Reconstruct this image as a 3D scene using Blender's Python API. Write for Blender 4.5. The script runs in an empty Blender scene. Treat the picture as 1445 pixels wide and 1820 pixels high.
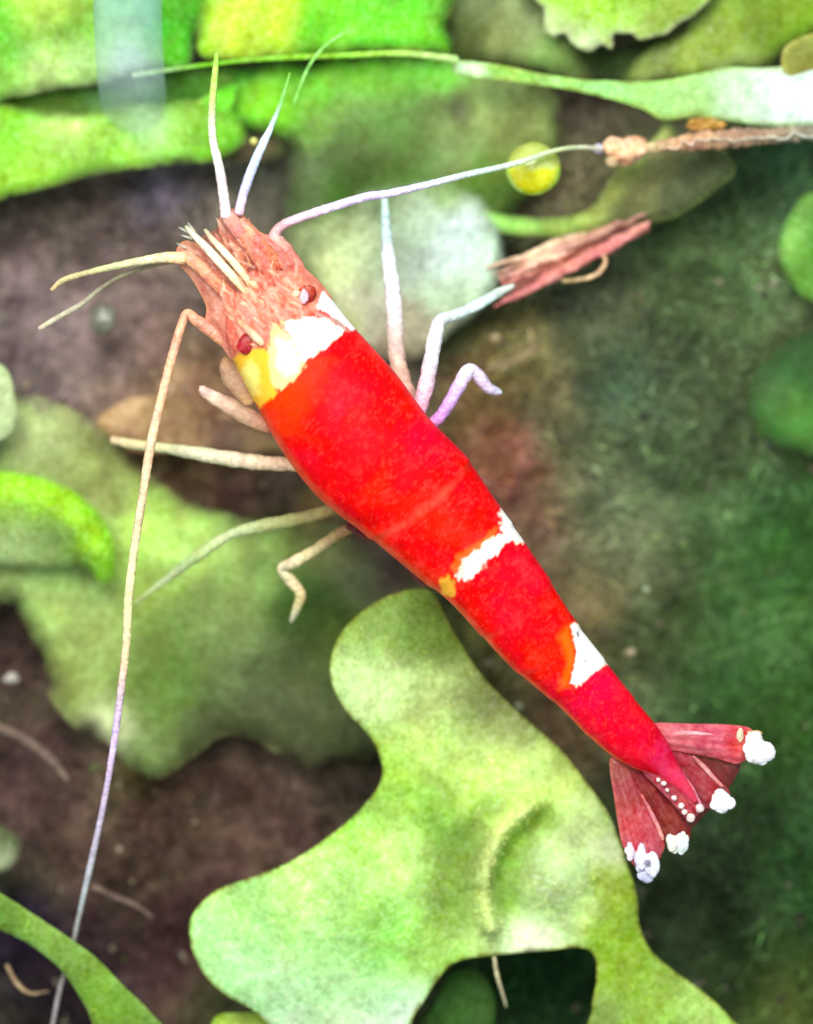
import bpy, math, random
import numpy as np
from mathutils import Vector, geometry

# ------------------------------------------------------------------ camera, world, light
scene = bpy.context.scene
scene.unit_settings.scale_length = 0.002          # one unit of this close-up is about two millimetres
H = 45.0                                          # camera height over the z = 0 level
PW, PH = 1445.0, 1820.0
cam_d = bpy.data.cameras.new("camera")
cam = bpy.data.objects.new("camera", cam_d)
scene.collection.objects.link(cam)
scene.camera = cam
cam.location = (0, 0, H)
cam_d.sensor_fit = 'VERTICAL'
cam_d.sensor_height = 100.0
cam_d.lens = 100.0 * H / (PH / 100.0)
cam_d.clip_start = 0.5
cam_d.clip_end = 200
cam_d.dof.use_dof = True
cam_d.dof.focus_distance = H - 3.0
cam_d.dof.aperture_fstop = 0.17

world = bpy.data.worlds.new("World")
scene.world = world
world.use_nodes = True
bg = world.node_tree.nodes['Background']
bg.inputs[0].default_value = (0.78, 0.92, 0.95, 1)
bg.inputs[1].default_value = 0.56


def area(name, loc, target, size, power, color):
    d = bpy.data.lights.new(name, 'AREA')
    d.shape = 'RECTANGLE'
    d.size, d.size_y = size
    d.energy = power
    d.color = color
    o = bpy.data.objects.new(name, d)
    scene.collection.objects.link(o)
    o.location = loc
    o.rotation_euler = (Vector(target) - Vector(loc)).to_track_quat('-Z', 'Y').to_euler()
    return o


area("aquarium_lamp", (-4, 14, 34), (0.8, -1, 0), (24, 14), 17800, (1.0, 0.985, 0.95))

scene.view_settings.view_transform = 'Standard'
scene.view_settings.look = 'None'
scene.view_settings.exposure = 0.16
scene.view_settings.gamma = 1.0
scene.cycles.use_denoising = True
scene.cycles.max_bounces = 8
scene.cycles.transparent_max_bounces = 16

R = np.random.RandomState(7)
random.seed(7)
MM = {}


# ------------------------------------------------------------------ mapping and noise
def P(px, py, z=0.0):
    k = (H - z) / H / 100.0
    return ((px - PW / 2) * k, (PH / 2 - py) * k, z)


def Pn(px, py, z):
    k = (H - z) / H / 100.0
    return np.stack([(px - PW / 2) * k, (PH / 2 - py) * k, z * np.ones_like(px)], -1)


def inv(xyz):
    k = (H - xyz[:, 2]) / H / 100.0
    return np.stack([xyz[:, 0] / k + PW / 2, PH / 2 - xyz[:, 1] / k], -1)


_tab = np.random.RandomState(3).rand(256, 256)


def vnoise(x, y, seed=0):
    x = x + seed * 17.31
    y = y + seed * 9.77
    xi = np.floor(x).astype(int)
    yi = np.floor(y).astype(int)
    fx = x - xi
    fy = y - yi
    fx = fx * fx * (3 - 2 * fx)
    fy = fy * fy * (3 - 2 * fy)
    a = _tab[xi % 256, yi % 256]
    b = _tab[(xi + 1) % 256, yi % 256]
    c = _tab[xi % 256, (yi + 1) % 256]
    d = _tab[(xi + 1) % 256, (yi + 1) % 256]
    return (a * (1 - fx) + b * fx) * (1 - fy) + (c * (1 - fx) + d * fx) * fy


def fbm(x, y, oct=4, seed=0):
    s, a, t = 0, 1.0, 0
    for i in range(oct):
        s = s + a * vnoise(x * 2 ** i, y * 2 ** i, seed + i * 5)
        t += a
        a *= 0.55
    return s / t - 0.5


def lin(c):
    c = np.asarray(c, float) / 255.0
    return np.where(c <= 0.04045, c / 12.92, ((c + 0.055) / 1.055) ** 2.4)


def blobs(px, py, base, items, warp=25, wscale=90, seed=0):
    """patches of colour: soft weights round a list of centres"""
    wx = px + warp * 2 * fbm(px / wscale, py / wscale, 4, seed)
    wy = py + warp * 2 * fbm(px / wscale, py / wscale, 4, seed + 31)
    tot = np.full(px.shape, 0.06)
    acc = np.outer(tot, lin(base))
    for it in items:
        x, y, r, c = it[:4]
        w = np.exp(-((wx - x) ** 2 + (wy - y) ** 2) / (2.0 * (r * 0.6) ** 2)) * (it[4] if len(it) > 4 else 1.0)
        tot = tot + w
        acc = acc + w[:, None] * lin(c)[None, :]
    return acc / tot[:, None]


def inpoly(px, py, poly):
    poly = np.asarray(poly, float)
    ins = np.zeros(px.shape, bool)
    n = len(poly)
    j = n - 1
    for i in range(n):
        xi, yi = poly[i]
        xj, yj = poly[j]
        cond = ((yi > py) != (yj > py)) & (px < (xj - xi) * (py - yi) / (yj - yi + 1e-9) + xi)
        ins ^= cond
        j = i
    return ins


def polydist(px, py, poly, closed=True):
    poly = np.asarray(poly, float)
    d = np.full(px.shape, 1e9)
    n = len(poly)
    for i in range(n if closed else n - 1):
        a = poly[i]
        b = poly[(i + 1) % n]
        ab = b - a
        L = max((ab ** 2).sum(), 1e-9)
        t = np.clip(((px - a[0]) * ab[0] + (py - a[1]) * ab[1]) / L, 0, 1)
        d = np.minimum(d, np.hypot(px - a[0] - t * ab[0], py - a[1] - t * ab[1]))
    return d


def catmull(pts, closed, step):
    pts = np.asarray(pts, float)
    n = len(pts)
    out = []
    rng = n if closed else n - 1
    for i in range(rng):
        if closed:
            p0, p1, p2, p3 = pts[(i - 1) % n], pts[i], pts[(i + 1) % n], pts[(i + 2) % n]
        else:
            p1, p2 = pts[i], pts[i + 1]
            p0 = pts[i - 1] if i > 0 else 2 * p1 - p2
            p3 = pts[i + 2] if i + 2 < n else 2 * p2 - p1
        m = max(1, int(np.hypot(*(p2 - p1)[:2]) / step))
        for k in range(m):
            t = k / m
            out.append(0.5 * ((2 * p1) + (-p0 + p2) * t + (2 * p0 - 5 * p1 + 4 * p2 - p3) * t * t
                              + (-p0 + 3 * p1 - 3 * p2 + p3) * t ** 3))
    if not closed:
        out.append(pts[-1])
    return np.array(out)


# ------------------------------------------------------------------ materials
def mat(name, rough=0.5, spec=0.4, grain=0.3, gscale=6.0, bump=0.25, transl=0.0, alpha=None, sss=0.0,
        speck=False, coat=0.0, bscale=None, hue=0.02, sat=(1.12, 0.86), cover=False):
    if name in MM:
        return MM[name]
    m = bpy.data.materials.new(name)
    m.use_nodes = True
    nt = m.node_tree
    N, L = nt.nodes, nt.links
    N.clear()
    out = N.new('ShaderNodeOutputMaterial')
    b = N.new('ShaderNodeBsdfPrincipled')
    b.inputs['Roughness'].default_value = rough
    b.inputs['Specular IOR Level'].default_value = spec
    b.inputs['Coat Weight'].default_value = coat
    att = N.new('ShaderNodeAttribute')
    att.attribute_name = 'tint'
    tc = N.new('ShaderNodeTexCoord')
    n1 = N.new('ShaderNodeTexNoise')
    n1.inputs['Scale'].default_value = gscale
    n1.inputs['Detail'].default_value = 7
    n1.inputs['Roughness'].default_value = 0.68
    n1.inputs['Distortion'].default_value = 0.7
    L.new(tc.outputs['Object'], n1.inputs['Vector'])
    n2 = N.new('ShaderNodeTexNoise')
    n2.inputs['Scale'].default_value = gscale * 0.22
    n2.inputs['Detail'].default_value = 4
    n2.inputs['Distortion'].default_value = 0.6
    L.new(tc.outputs['Object'], n2.inputs['Vector'])

    def ramp(src, lo, hi):
        r = N.new('ShaderNodeMapRange')
        r.inputs['From Min'].default_value = 0.3
        r.inputs['From Max'].default_value = 0.7
        r.inputs['To Min'].default_value = lo
        r.inputs['To Max'].default_value = hi
        L.new(src, r.inputs['Value'])
        return r.outputs['Result']
    hsv = N.new('ShaderNodeHueSaturation')
    L.new(att.outputs['Color'], hsv.inputs['Color'])
    v1 = ramp(n1.outputs['Fac'], 1 - grain, 1 + grain)
    v2 = ramp(n2.outputs['Fac'], 1 - grain * 0.6, 1 + grain * 0.6)
    mul = N.new('ShaderNodeMath')
    mul.operation = 'MULTIPLY'
    L.new(v1, mul.inputs[0])
    L.new(v2, mul.inputs[1])
    L.new(mul.outputs[0], hsv.inputs['Value'])
    L.new(ramp(n2.outputs['Fac'], 0.5 - hue, 0.5 + hue), hsv.inputs['Hue'])
    L.new(ramp(n1.outputs['Fac'], sat[0], sat[1]), hsv.inputs['Saturation'])
    col = hsv.outputs['Color']
    if speck:
        n3 = N.new('ShaderNodeTexNoise')
        n3.inputs['Scale'].default_value = 9.0
        n3.inputs['Detail'].default_value = 6
        n3.inputs['Roughness'].default_value = 0.75
        n3.inputs['Distortion'].default_value = 2.2
        L.new(tc.outputs['Object'], n3.inputs['Vector'])
        rr = N.new('ShaderNodeMapRange')
        rr.inputs['From Min'].default_value = 0.50
        rr.inputs['From Max'].default_value = 0.62
        L.new(n3.outputs['Fac'], rr.inputs['Value'])
        mm = N.new('ShaderNodeMath')
        mm.operation = 'MULTIPLY'
        L.new(rr.outputs['Result'], mm.inputs[0])
        L.new(att.outputs['Alpha'], mm.inputs[1])
        mx = N.new('ShaderNodeMix')
        mx.data_type = 'RGBA'
        L.new(mm.outputs[0], mx.inputs['Factor'])
        L.new(col, mx.inputs['A'])
        mx.inputs['B'].default_value = (0.72, 0.85, 0.62, 1)
        col = mx.outputs['Result']
    L.new(col, b.inputs['Base Color'])
    if sss:
        b.inputs['Subsurface Weight'].default_value = sss
        b.inputs['Subsurface Radius'].default_value = (0.35, 0.12, 0.08)
        b.inputs['Subsurface Scale'].default_value = 0.5
    if bump:
        bp = N.new('ShaderNodeBump')
        bp.inputs['Strength'].default_value = bump
        bp.inputs['Distance'].default_value = 0.08
        nb = N.new('ShaderNodeTexNoise')
        nb.inputs['Scale'].default_value = bscale or gscale * 0.8
        nb.inputs['Detail'].default_value = 5
        L.new(tc.outputs['Object'], nb.inputs['Vector'])
        L.new(nb.outputs['Fac'], bp.inputs['Height'])
        L.new(bp.outputs['Normal'], b.inputs['Normal'])
    sh = b.outputs[0]
    if transl:
        tr = N.new('ShaderNodeBsdfTranslucent')
        L.new(col, tr.inputs['Color'])
        ms = N.new('ShaderNodeMixShader')
        ms.inputs[0].default_value = transl
        L.new(sh, ms.inputs[1])
        L.new(tr.outputs[0], ms.inputs[2])
        sh = ms.outputs[0]
    if cover:
        ca_n = N.new('ShaderNodeAttribute')
        ca_n.attribute_name = 'cover'
        tp = N.new('ShaderNodeBsdfTransparent')
        ms = N.new('ShaderNodeMixShader')
        L.new(ca_n.outputs['Fac'], ms.inputs[0])
        L.new(tp.outputs[0], ms.inputs[1])
        L.new(sh, ms.inputs[2])
        sh = ms.outputs[0]
    if alpha is not None:
        tp = N.new('ShaderNodeBsdfTransparent')
        ms = N.new('ShaderNodeMixShader')
        if alpha == 'attr':
            L.new(att.outputs['Alpha'], ms.inputs[0])
        else:
            ms.inputs[0].default_value = alpha
        L.new(tp.outputs[0], ms.inputs[1])
        L.new(sh, ms.inputs[2])
        sh = ms.outputs[0]
    L.new(sh, out.inputs['Surface'])
    MM[name] = m
    return m


LEAF = mat('leaf_skin', rough=0.6, spec=0.18, grain=0.34, gscale=9, bump=0.45, transl=0.25, speck=True, hue=0.014, cover=True)
SOIL = mat('soil_and_algae', rough=0.95, spec=0.05, grain=0.55, gscale=3.2, bump=0.9, hue=0.03)
FUZZ = mat('algae_fuzz', rough=0.9, spec=0.05, grain=0.2, gscale=2.0, bump=0, hue=0.015)
SHELL = mat('red_shell', rough=0.5, spec=0.06, grain=0.04, gscale=3.5, bump=0.12, hue=0.003, sss=0.12, bscale=7, sat=(1.02, 0.99))
LIMB = mat('limb_shell', rough=0.3, spec=0.4, grain=0.14, gscale=16, bump=0.5, transl=0.12, alpha='attr', hue=0.02)
FIN = mat('fin_membrane', rough=0.3, spec=0.45, grain=0.16, gscale=6, bump=0.4, transl=0.3, alpha='attr', hue=0.01)
EYE = mat('eye_glaze', rough=0.45, spec=0.3, grain=0.1, gscale=8, bump=0, hue=0.01)
BEAD = mat('wet_bead', rough=0.2, spec=0.6, grain=0.2, gscale=4, bump=0.2, transl=0.3, hue=0.02)
REFLECTION = mat('glass_reflection', rough=0.5, spec=0.2, grain=0.12, gscale=3, bump=0.1, transl=0.3, alpha=0.34, hue=0.01)
ROOT = mat('root_bark', rough=0.7, spec=0.25, grain=0.4, gscale=7, bump=0.9, hue=0.02)


# ------------------------------------------------------------------ objects
def link(o):
    scene.collection.objects.link(o)
    return o


def mesh_obj(name, v, f, cols, m, parent=None, origin=None, smooth=True):
    v = np.asarray(v, float)
    if origin is None and parent is None:
        origin = v.mean(0)
        origin[2] = v[:, 2].min()
    if parent is not None:
        origin = np.zeros(3)
        off = np.array(parent['_o']) if '_o' in parent else np.zeros(3)
        v = v - off
        loc = (0, 0, 0)
    else:
        v = v - origin
        loc = tuple(origin)
    me = bpy.data.meshes.new(name)
    me.from_pydata(v.tolist(), [], f if isinstance(f, list) else f.tolist())
    if cols is not None:
        cols = np.asarray(cols, float)
        if cols.shape[1] == 3:
            cols = np.hstack([cols, np.ones((len(cols), 1)) * 0.0])
        a = me.color_attributes.new('tint', 'FLOAT_COLOR', 'POINT')
        a.data.foreach_set('color', cols.astype(np.float32).ravel())
    if smooth:
        me.polygons.foreach_set('use_smooth', [True] * len(me.polygons))
    me.materials.append(m)
    me.update()
    o = bpy.data.objects.new(name, me)
    link(o)
    o.location = loc
    if parent is not None:
        o.parent = parent
        off = np.array(parent['_o']) if '_o' in parent else np.zeros(3)
        o['_o'] = list(off)
    else:
        o['_o'] = [float(q) for q in origin]
    return o


def tag(o, label, cat, group=None, kind=None):
    if label:
        o['label'] = label
    if cat:
        o['category'] = cat
    if group:
        o['group'] = group
    if kind:
        o['kind'] = kind
    return o


def empty(name, loc):
    o = bpy.data.objects.new(name, None)
    o.empty_display_size = 0.3
    link(o)
    o.location = loc
    o['_o'] = list(loc)
    return o


def leaf(name, outline, z, base, patches, label=None, cat='leaf', group=None, parent=None, step=9, tilt=(0, 0),
         wave=0.18, wsc=260, droop=0.25, dw=35, rim=None, rimw=7, thick=0.045, bulges=(), specks=(), seed=0,
         ragged=1.0, closed_curve=True, m=None, warp=25, film=0.028, gain=1.0, contrast=1.45, soft=0, folds=()):
    """a blade of leaf: outline in photo pixels set at height z; real thickness, waves and curled margins"""
    ol = catmull(outline, True, step * 0.8) if closed_curve else np.asarray(outline, float)
    if ragged:
        ol = ol + ragged * 2 * np.stack([fbm(ol[:, 0] / 22, ol[:, 1] / 22, 3, seed + 2),
                                         fbm(ol[:, 0] / 22, ol[:, 1] / 22, 3, seed + 8)], -1)
    x0, y0 = ol.min(0)
    x1, y1 = ol.max(0)
    gx, gy = np.meshgrid(np.arange(x0, x1, step), np.arange(y0, y1, step))
    gx = gx + (np.arange(gx.shape[0]) % 2)[:, None] * step * 0.5
    gx, gy = gx.ravel(), gy.ravel()
    ok = inpoly(gx, gy, ol)
    gx, gy = gx[ok], gy[ok]
    d = polydist(gx, gy, ol)
    ok = d > step * 0.45
    pts = np.vstack([ol, np.stack([gx[ok], gy[ok]], -1)])
    n = len(ol)
    co, _, fa, _, _, _ = geometry.delaunay_2d_cdt([Vector((float(a), float(-b))) for a, b in pts],
                                                  [(i, (i + 1) % n) for i in range(n)], [], 1, 1e-4)
    q = np.array([(c.x, -c.y) for c in co])
    px, py = q[:, 0], q[:, 1]
    dd = polydist(px, py, ol)
    cx, cy = px.mean(), py.mean()
    xyz = Pn(px, py, z)
    h = ((px - cx) * tilt[0] + (cy - py) * tilt[1]) / 100.0
    h = h + wave * 2 * fbm(px / wsc, py / wsc, 3, seed) - 0.4 * droop * np.exp(-dd / dw) + 0.05 * fbm(px / 34, py / 34, 3, seed + 4)
    for bx, by, br, bh in bulges:
        h = h + bh * np.exp(-((px - bx) ** 2 + (py - by) ** 2) / (2 * br * br))
    xyz[:, 2] += h
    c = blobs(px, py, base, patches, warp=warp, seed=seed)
    for line, fw, fh, fc in folds:
        dl_ = polydist(px, py, catmull(line, False, 8), False)
        fq = np.exp(-(dl_ / fw) ** 2) * np.clip(.9 + .8 * fbm(px / 30, py / 30, 3, seed + 33), 0, 1)
        xyz[:, 2] += fh * fq
        h = h * 1.0
        c = c * (1 - .85 * fq[:, None]) + lin(fc) * .85 * fq[:, None]
    if rim is not None:
        w = np.exp(-(dd / rimw) ** 2)[:, None] * (0.65 + 0.7 * fbm(px / 40, py / 40, 2, seed + 9))[:, None]
        w = np.clip(w, 0, 1)
        c = c * (1 - w) + lin(rim)[None, :] * w
    mean_ = np.exp(np.log(c + 1e-4).mean(0))
    lum_ = (c @ np.array([.25, .65, .1]))[:, None]
    ml_ = math.exp(np.log(lum_ + 1e-4).mean())
    c = c * ((lum_ + 1e-4) / ml_) ** (contrast - 1) * ((c + 1e-4) / mean_ / ((lum_ + 1e-4) / ml_)) ** .08
    c = c * gain * (1 + .7 * fbm(px / 110, py / 110, 4, seed + 60) + .5 * fbm(px / 28, py / 28, 3, seed + 61))[:, None]
    a = np.full(len(px), .03)
    for bx, by, br, s in specks:
        a = np.maximum(a, s * np.exp(-((px - bx) ** 2 + (py - by) ** 2) / (2 * br * br)))
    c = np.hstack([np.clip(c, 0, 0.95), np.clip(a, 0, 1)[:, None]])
    # closed slab: top and underside joined along the outline
    nv = len(xyz)
    low = xyz.copy()
    low[:, 2] -= thick * (0.35 + 0.65 * np.clip(dd / 12, 0, 1))
    faces = [list(t) for t in fa] + [[i + nv for i in reversed(t)] for t in fa]
    cnt = {}
    for t in fa:
        for i in range(len(t)):
            e = (t[i], t[(i + 1) % len(t)])
            cnt[e] = 1
    for (i, j) in list(cnt):
        if (j, i) not in cnt:
            faces.append([j, i, i + nv, j + nv])
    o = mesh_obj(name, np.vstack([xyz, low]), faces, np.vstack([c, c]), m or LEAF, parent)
    cov = np.ones(len(px)) if not soft else np.clip((dd + soft * .5 * 2 * fbm(px / 40, py / 40, 3, seed + 70)) / soft, 0.0, 1) ** 1.3
    at = o.data.attributes.new('cover', 'FLOAT', 'POINT')
    at.data.foreach_set('value', np.concatenate([cov, cov]).astype(np.float32))
    if label:
        tag(o, label, cat, group)
    # short algae threads growing on the upper face and along the margin
    vis = (px > -40) & (px < 1485) & (py > -40) & (py < 1860) & (dd > 9 + soft * .7)
    if film and vis.sum() > 20:
        r = np.random.RandomState(seed + 500)
        k = np.flatnonzero(vis)
        nb = int(min(len(k) * step * step * 0.9 * film, 16000))
        k = k[r.randint(len(k), size=nb)]
        b = xyz[k] + np.stack([r.uniform(-.5, .5, nb) * step / 100, r.uniform(-.5, .5, nb) * step / 100, np.full(nb, -.004)], -1)
        ang = r.uniform(0, 2 * np.pi, nb)
        ln = 0.05 * np.exp(r.normal(0, .4, nb))
        w_ = 0.0065 * r.uniform(.6, 1.6, nb)
        d_ = np.stack([np.cos(ang), np.sin(ang), r.uniform(.05, .35, nb)], -1) * ln[:, None]
        s_ = np.stack([-np.sin(ang), np.cos(ang), np.zeros(nb)], -1) * w_[:, None]
        Vf = np.stack([b - s_, b + s_, b + d_ * .6 + s_ * .8, b + d_ * .6 - s_ * .8, b + d_ * np.array([1, 1, .6])], 1).reshape(-1, 3)
        i5 = np.arange(nb) * 5
        cf = np.clip(c[k, :3] * np.exp(r.normal(.1, .24, nb))[:, None] * np.array([1.05, 1, .95]) ** r.normal(0, 1.5, nb)[:, None], 0, .9)
        fo = mesh_obj('algae_film', Vf, np.stack([i5, i5 + 1, i5 + 2, i5 + 3], -1).tolist() + np.stack([i5 + 3, i5 + 2, i5 + 4], -1).tolist(),
                      np.repeat(cf, 5, axis=0), FUZZ, o, smooth=False)
        fo['kind'] = 'stuff'
    return o


def frames(path):
    t = np.gradient(path, axis=0)
    t /= np.linalg.norm(t, axis=1)[:, None] + 1e-9
    up = np.array([0, 0, 1.0])
    s = np.cross(t, up)
    s /= np.linalg.norm(s, axis=1)[:, None] + 1e-9
    u = np.cross(s, t)
    return t, s, u


def tube(name, pts, m, parent=None, cols=((200, 190, 180, 1),), sides=10, step=4, bump=0.12, beads=0, flat=1.0,
         seed=0, origin=None, twist=0, cap=True):
    """tapered round limb along photo-pixel points (px, py, z, radius in px)"""
    pt = catmull(pts, False, step)
    px, py, z, r = pt[:, 0], pt[:, 1], pt[:, 2], np.maximum(pt[:, 3] * (0.86 if name in ('walking_leg', 'antenna', 'claw') else 1.0), 0.4)
    path = Pn(px, py, z)
    path[:, 2] = z
    r = r / 100.0
    n = len(path)
    s = np.linspace(0, 1, n)
    L = np.concatenate([[0], np.cumsum(np.hypot(np.diff(px), np.diff(py)))])
    t, sd, up = frames(path)
    a = np.linspace(0, 2 * np.pi, sides, endpoint=False)
    A, Lg = np.meshgrid(a, L)
    rr = r[:, None] * (1 + bump * 1.8 * fbm(Lg / 6.5, np.cos(A) * 2.0 + np.sin(A) * 1.5 + seed, 3, seed) + (0.09 * np.abs(np.sin((Lg + 9 * fbm(Lg / 30, Lg * 0, 2, seed)) / beads * np.pi)) - 0.05 if beads else 0))
    v = path[:, None, :] + rr[..., None] * (np.cos(A)[..., None] * sd[:, None, :] + flat * np.sin(A)[..., None] * up[:, None, :])
    v = v.reshape(-1, 3)
    f = []
    for i in range(n - 1):
        for j in range(sides):
            k = (j + 1) % sides
            f.append([i * sides + j, i * sides + k, (i + 1) * sides + k, (i + 1) * sides + j])
    if cap:
        v = np.vstack([v, path[0] - t[0] * r[0] * 0.5, path[-1] + t[-1] * r[-1] * 0.8])
        a0, a1 = n * sides, n * sides + 1
        for j in range(sides):
            k = (j + 1) % sides
            f.append([a0, k, j])
            f.append([a1, (n - 1) * sides + j, (n - 1) * sides + k])
    cols = np.array([list(c) + [1] * (4 - len(c)) for c in cols], float)
    kk = np.linspace(0, 1, len(cols))
    c = np.stack([np.interp(s, kk, lin(cols[:, i]) if i < 3 else cols[:, 3]) for i in range(4)], -1)
    c[:, :3] *= (1 + 0.35 * fbm(L / 14, L * 0 + seed, 3, seed + 2))[:, None]
    c = np.repeat(c, sides, axis=0)
    vn = fbm((Lg / 7).ravel(), (np.cos(A) * 2.2 + np.sin(A) * 1.7 + seed).ravel(), 3, seed + 7)
    c[:, :3] *= (1 + .6 * vn)[:, None]
    if cap:
        c = np.vstack([c, c[0], c[-1]])
    c = np.clip(c, 0, 0.97 if False else 1)
    o = mesh_obj(name, v, f, c, m, parent, origin)
    o.data.attributes.new('cover', 'FLOAT', 'POINT').data.foreach_set('value', np.ones(len(v), np.float32))
    return o


def blob(name, px, py, z, r, m, parent=None, col=(255, 255, 255), sx=1, sy=1, sz=0.8, lump=0.2, seed=0, rot=0, col2=None, res=26, alpha=1.0):
    """lumpy rounded pebble-like solid"""
    nu, nv_ = res, res // 2
    th = np.linspace(0, np.pi, nv_ + 1)
    ph = np.linspace(0, 2 * np.pi, nu, endpoint=False)
    T, F = np.meshgrid(th, ph, indexing='ij')
    x, y, zz = np.sin(T) * np.cos(F), np.sin(T) * np.sin(F), np.cos(T)
    k = 1 + lump * 2 * (fbm(x * 1.6 + 5 + seed, y * 1.6 + zz * 1.3, 3, seed))
    x, y, zz = x * k * sx, y * k * sy, zz * k * sz
    ca, sa = math.cos(rot), math.sin(rot)
    x, y = x * ca - y * sa, x * sa + y * ca
    c0 = P(px, py, z)
    rr = r / 100.0
    v = np.stack([c0[0] + x.ravel() * rr, c0[1] + y.ravel() * rr, z + zz.ravel() * rr], -1)
    f = []
    for i in range(nv_):
        for j in range(nu):
            q = (j + 1) % nu
            f.append([i * nu + j, (i + 1) * nu + j, (i + 1) * nu + q, i * nu + q])
    c = np.tile(lin(col), (len(v), 1))
    if col2 is not None:
        w = np.clip(0.5 + 1.6 * fbm(v[:, 0] * 4, v[:, 1] * 4, 3, seed + 3), 0, 1)[:, None]
        c = c * (1 - w) + lin(col2)[None, :] * w
    c = np.hstack([c, np.full((len(c), 1), alpha)])
    o = mesh_obj(name, v, f, c, m, parent)
    return o


# ------------------------------------------------------------------ ground
g_items = [
    (150, 400, 150, (84, 74, 68)), (330, 400, 110, (100, 92, 84)), (280, 340, 50, (120, 112, 140)), (100, 560, 120, (112, 98, 100)), (230, 600, 120, (126, 108, 100)),  # the purplish spot paints the faint glow of the glass reflection
    (420, 300, 70, (70, 72, 64)), (330, 720, 110, (150, 120, 84)), (400, 760, 80, (140, 108, 90)), (430, 850, 80, (66, 46, 44)),
    (520, 860, 50, (74, 62, 58)), (300, 840, 50, (70, 56, 44)), (560, 890, 40, (130, 116, 70)), (670, 970, 60, (90, 70, 70)),
    (20, 1150, 90, (60, 44, 42)), (70, 1400, 120, (68, 50, 48)), (240, 1480, 140, (74, 58, 48)), (420, 1450, 150, (78, 60, 52)),
    (600, 1380, 110, (58, 50, 42)), (300, 1680, 150, (66, 44, 44)), (120, 1750, 120, (40, 30, 38)), (30, 1680, 70, (34, 24, 44)),
    (400, 1780, 70, (52, 56, 32)), (260, 1400, 50, (66, 64, 14)), (520, 1520, 70, (70, 52, 48)),
    (560, 1040, 60, (70, 104, 50)), (620, 1150, 80, (92, 120, 40)), (640, 1290, 60, (60, 70, 38)),
    (860, 720, 70, (116, 92, 60)), (900, 820, 70, (132, 84, 66)), (960, 930, 80, (118, 92, 72)), (1040, 1080, 60, (122, 106, 72)),
    (940, 640, 70, (122, 112, 70)), (930, 1190, 90, (96, 88, 60)), (1000, 1290, 80, (92, 76, 54)), (860, 1180, 70, (88, 96, 50)),
    (1080, 520, 90, (84, 90, 66)), (1100, 660, 120, (70, 82, 58)), (1110, 690, 60, (40, 72, 52)), (1000, 720, 80, (88, 84, 60)),
    (1240, 480, 120, (68, 92, 56)), (1280, 350, 90, (64, 84, 54)), (1180, 320, 70, (104, 118, 74)), (1240, 250, 60, (100, 100, 80)),
    (1200, 800, 140, (74, 90, 60)), (1080, 900, 100, (96, 106, 74)), (1140, 1000, 90, (104, 112, 80)),
    (1300, 950, 110, (62, 88, 50)), (1400, 1000, 120, (50, 92, 38)), (1300, 1130, 120, (62, 88, 48)), (1400, 1250, 140, (46, 80, 32)),
    (1150, 1180, 80, (82, 90, 58)), (1220, 1230, 60, (64, 86, 52)), (1400, 1450, 140, (44, 72, 36)), (1300, 1500, 120, (50, 66, 44)),
    (1400, 1600, 120, (40, 70, 32)), (1260, 1620, 110, (54, 68, 44)), (1400, 1780, 110, (60, 76, 30)), (1300, 1720, 90, (46, 64, 38)),
    (950, 1760, 120, (24, 52, 24)), (1040, 180, 90, (76, 70, 58)), (1040, 330, 90, (90, 84, 62)), (900, 60, 90, (78, 86, 50)),
    (700, 700, 60, (140, 130, 110)), (460, 1040, 90, (90, 110, 50)), (1400, 300, 80, (60, 90, 60)),
]


def ground_h(px, py):
    return -2.3 + 1.5 * fbm(px / 420, py / 420, 3, 2) + 0.55 * fbm(px / 120, py / 120, 4, 5) + 0.18 * fbm(px / 30, py / 30, 3, 8)


gs = 7
xs = np.concatenate([np.linspace(-1400, -200, 60, endpoint=False), np.arange(-200, 1645, gs), np.linspace(1650, 2900, 60)])
ys = np.concatenate([np.linspace(-1400, -200, 60, endpoint=False), np.arange(-200, 2020, gs), np.linspace(2025, 3300, 60)])
GX, GY = np.meshgrid(xs, ys)
gx, gy = GX.ravel(), GY.ravel()
v = Pn(gx, gy, -1.5)
v[:, 2] = ground_h(gx, gy)
nx = len(xs)
ii = np.arange(len(gx)).reshape(GX.shape)
f = np.stack([ii[:-1, :-1], ii[1:, :-1], ii[1:, 1:], ii[:-1, 1:]], -1).reshape(-1, 4)
gc = blobs(gx, gy, (70, 78, 52), g_items, warp=34, wscale=70)
gc *= (1.06 + .0 * np.clip((gx - 800) / 300, 0, 1))[:, None] * np.array([1.1, 1.0, 1.0])
gc *= (1 + 1.5 * fbm(gx / 62, gy / 62, 4, 77))[:, None]
gc *= (1 + 0.9 * fbm(gx / 18, gy / 18, 3, 21))[:, None]
ground = mesh_obj('ground', v, f, np.clip(gc, 0, 1), SOIL, origin=np.zeros(3))
tag(ground, None, None, kind='structure')


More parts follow.
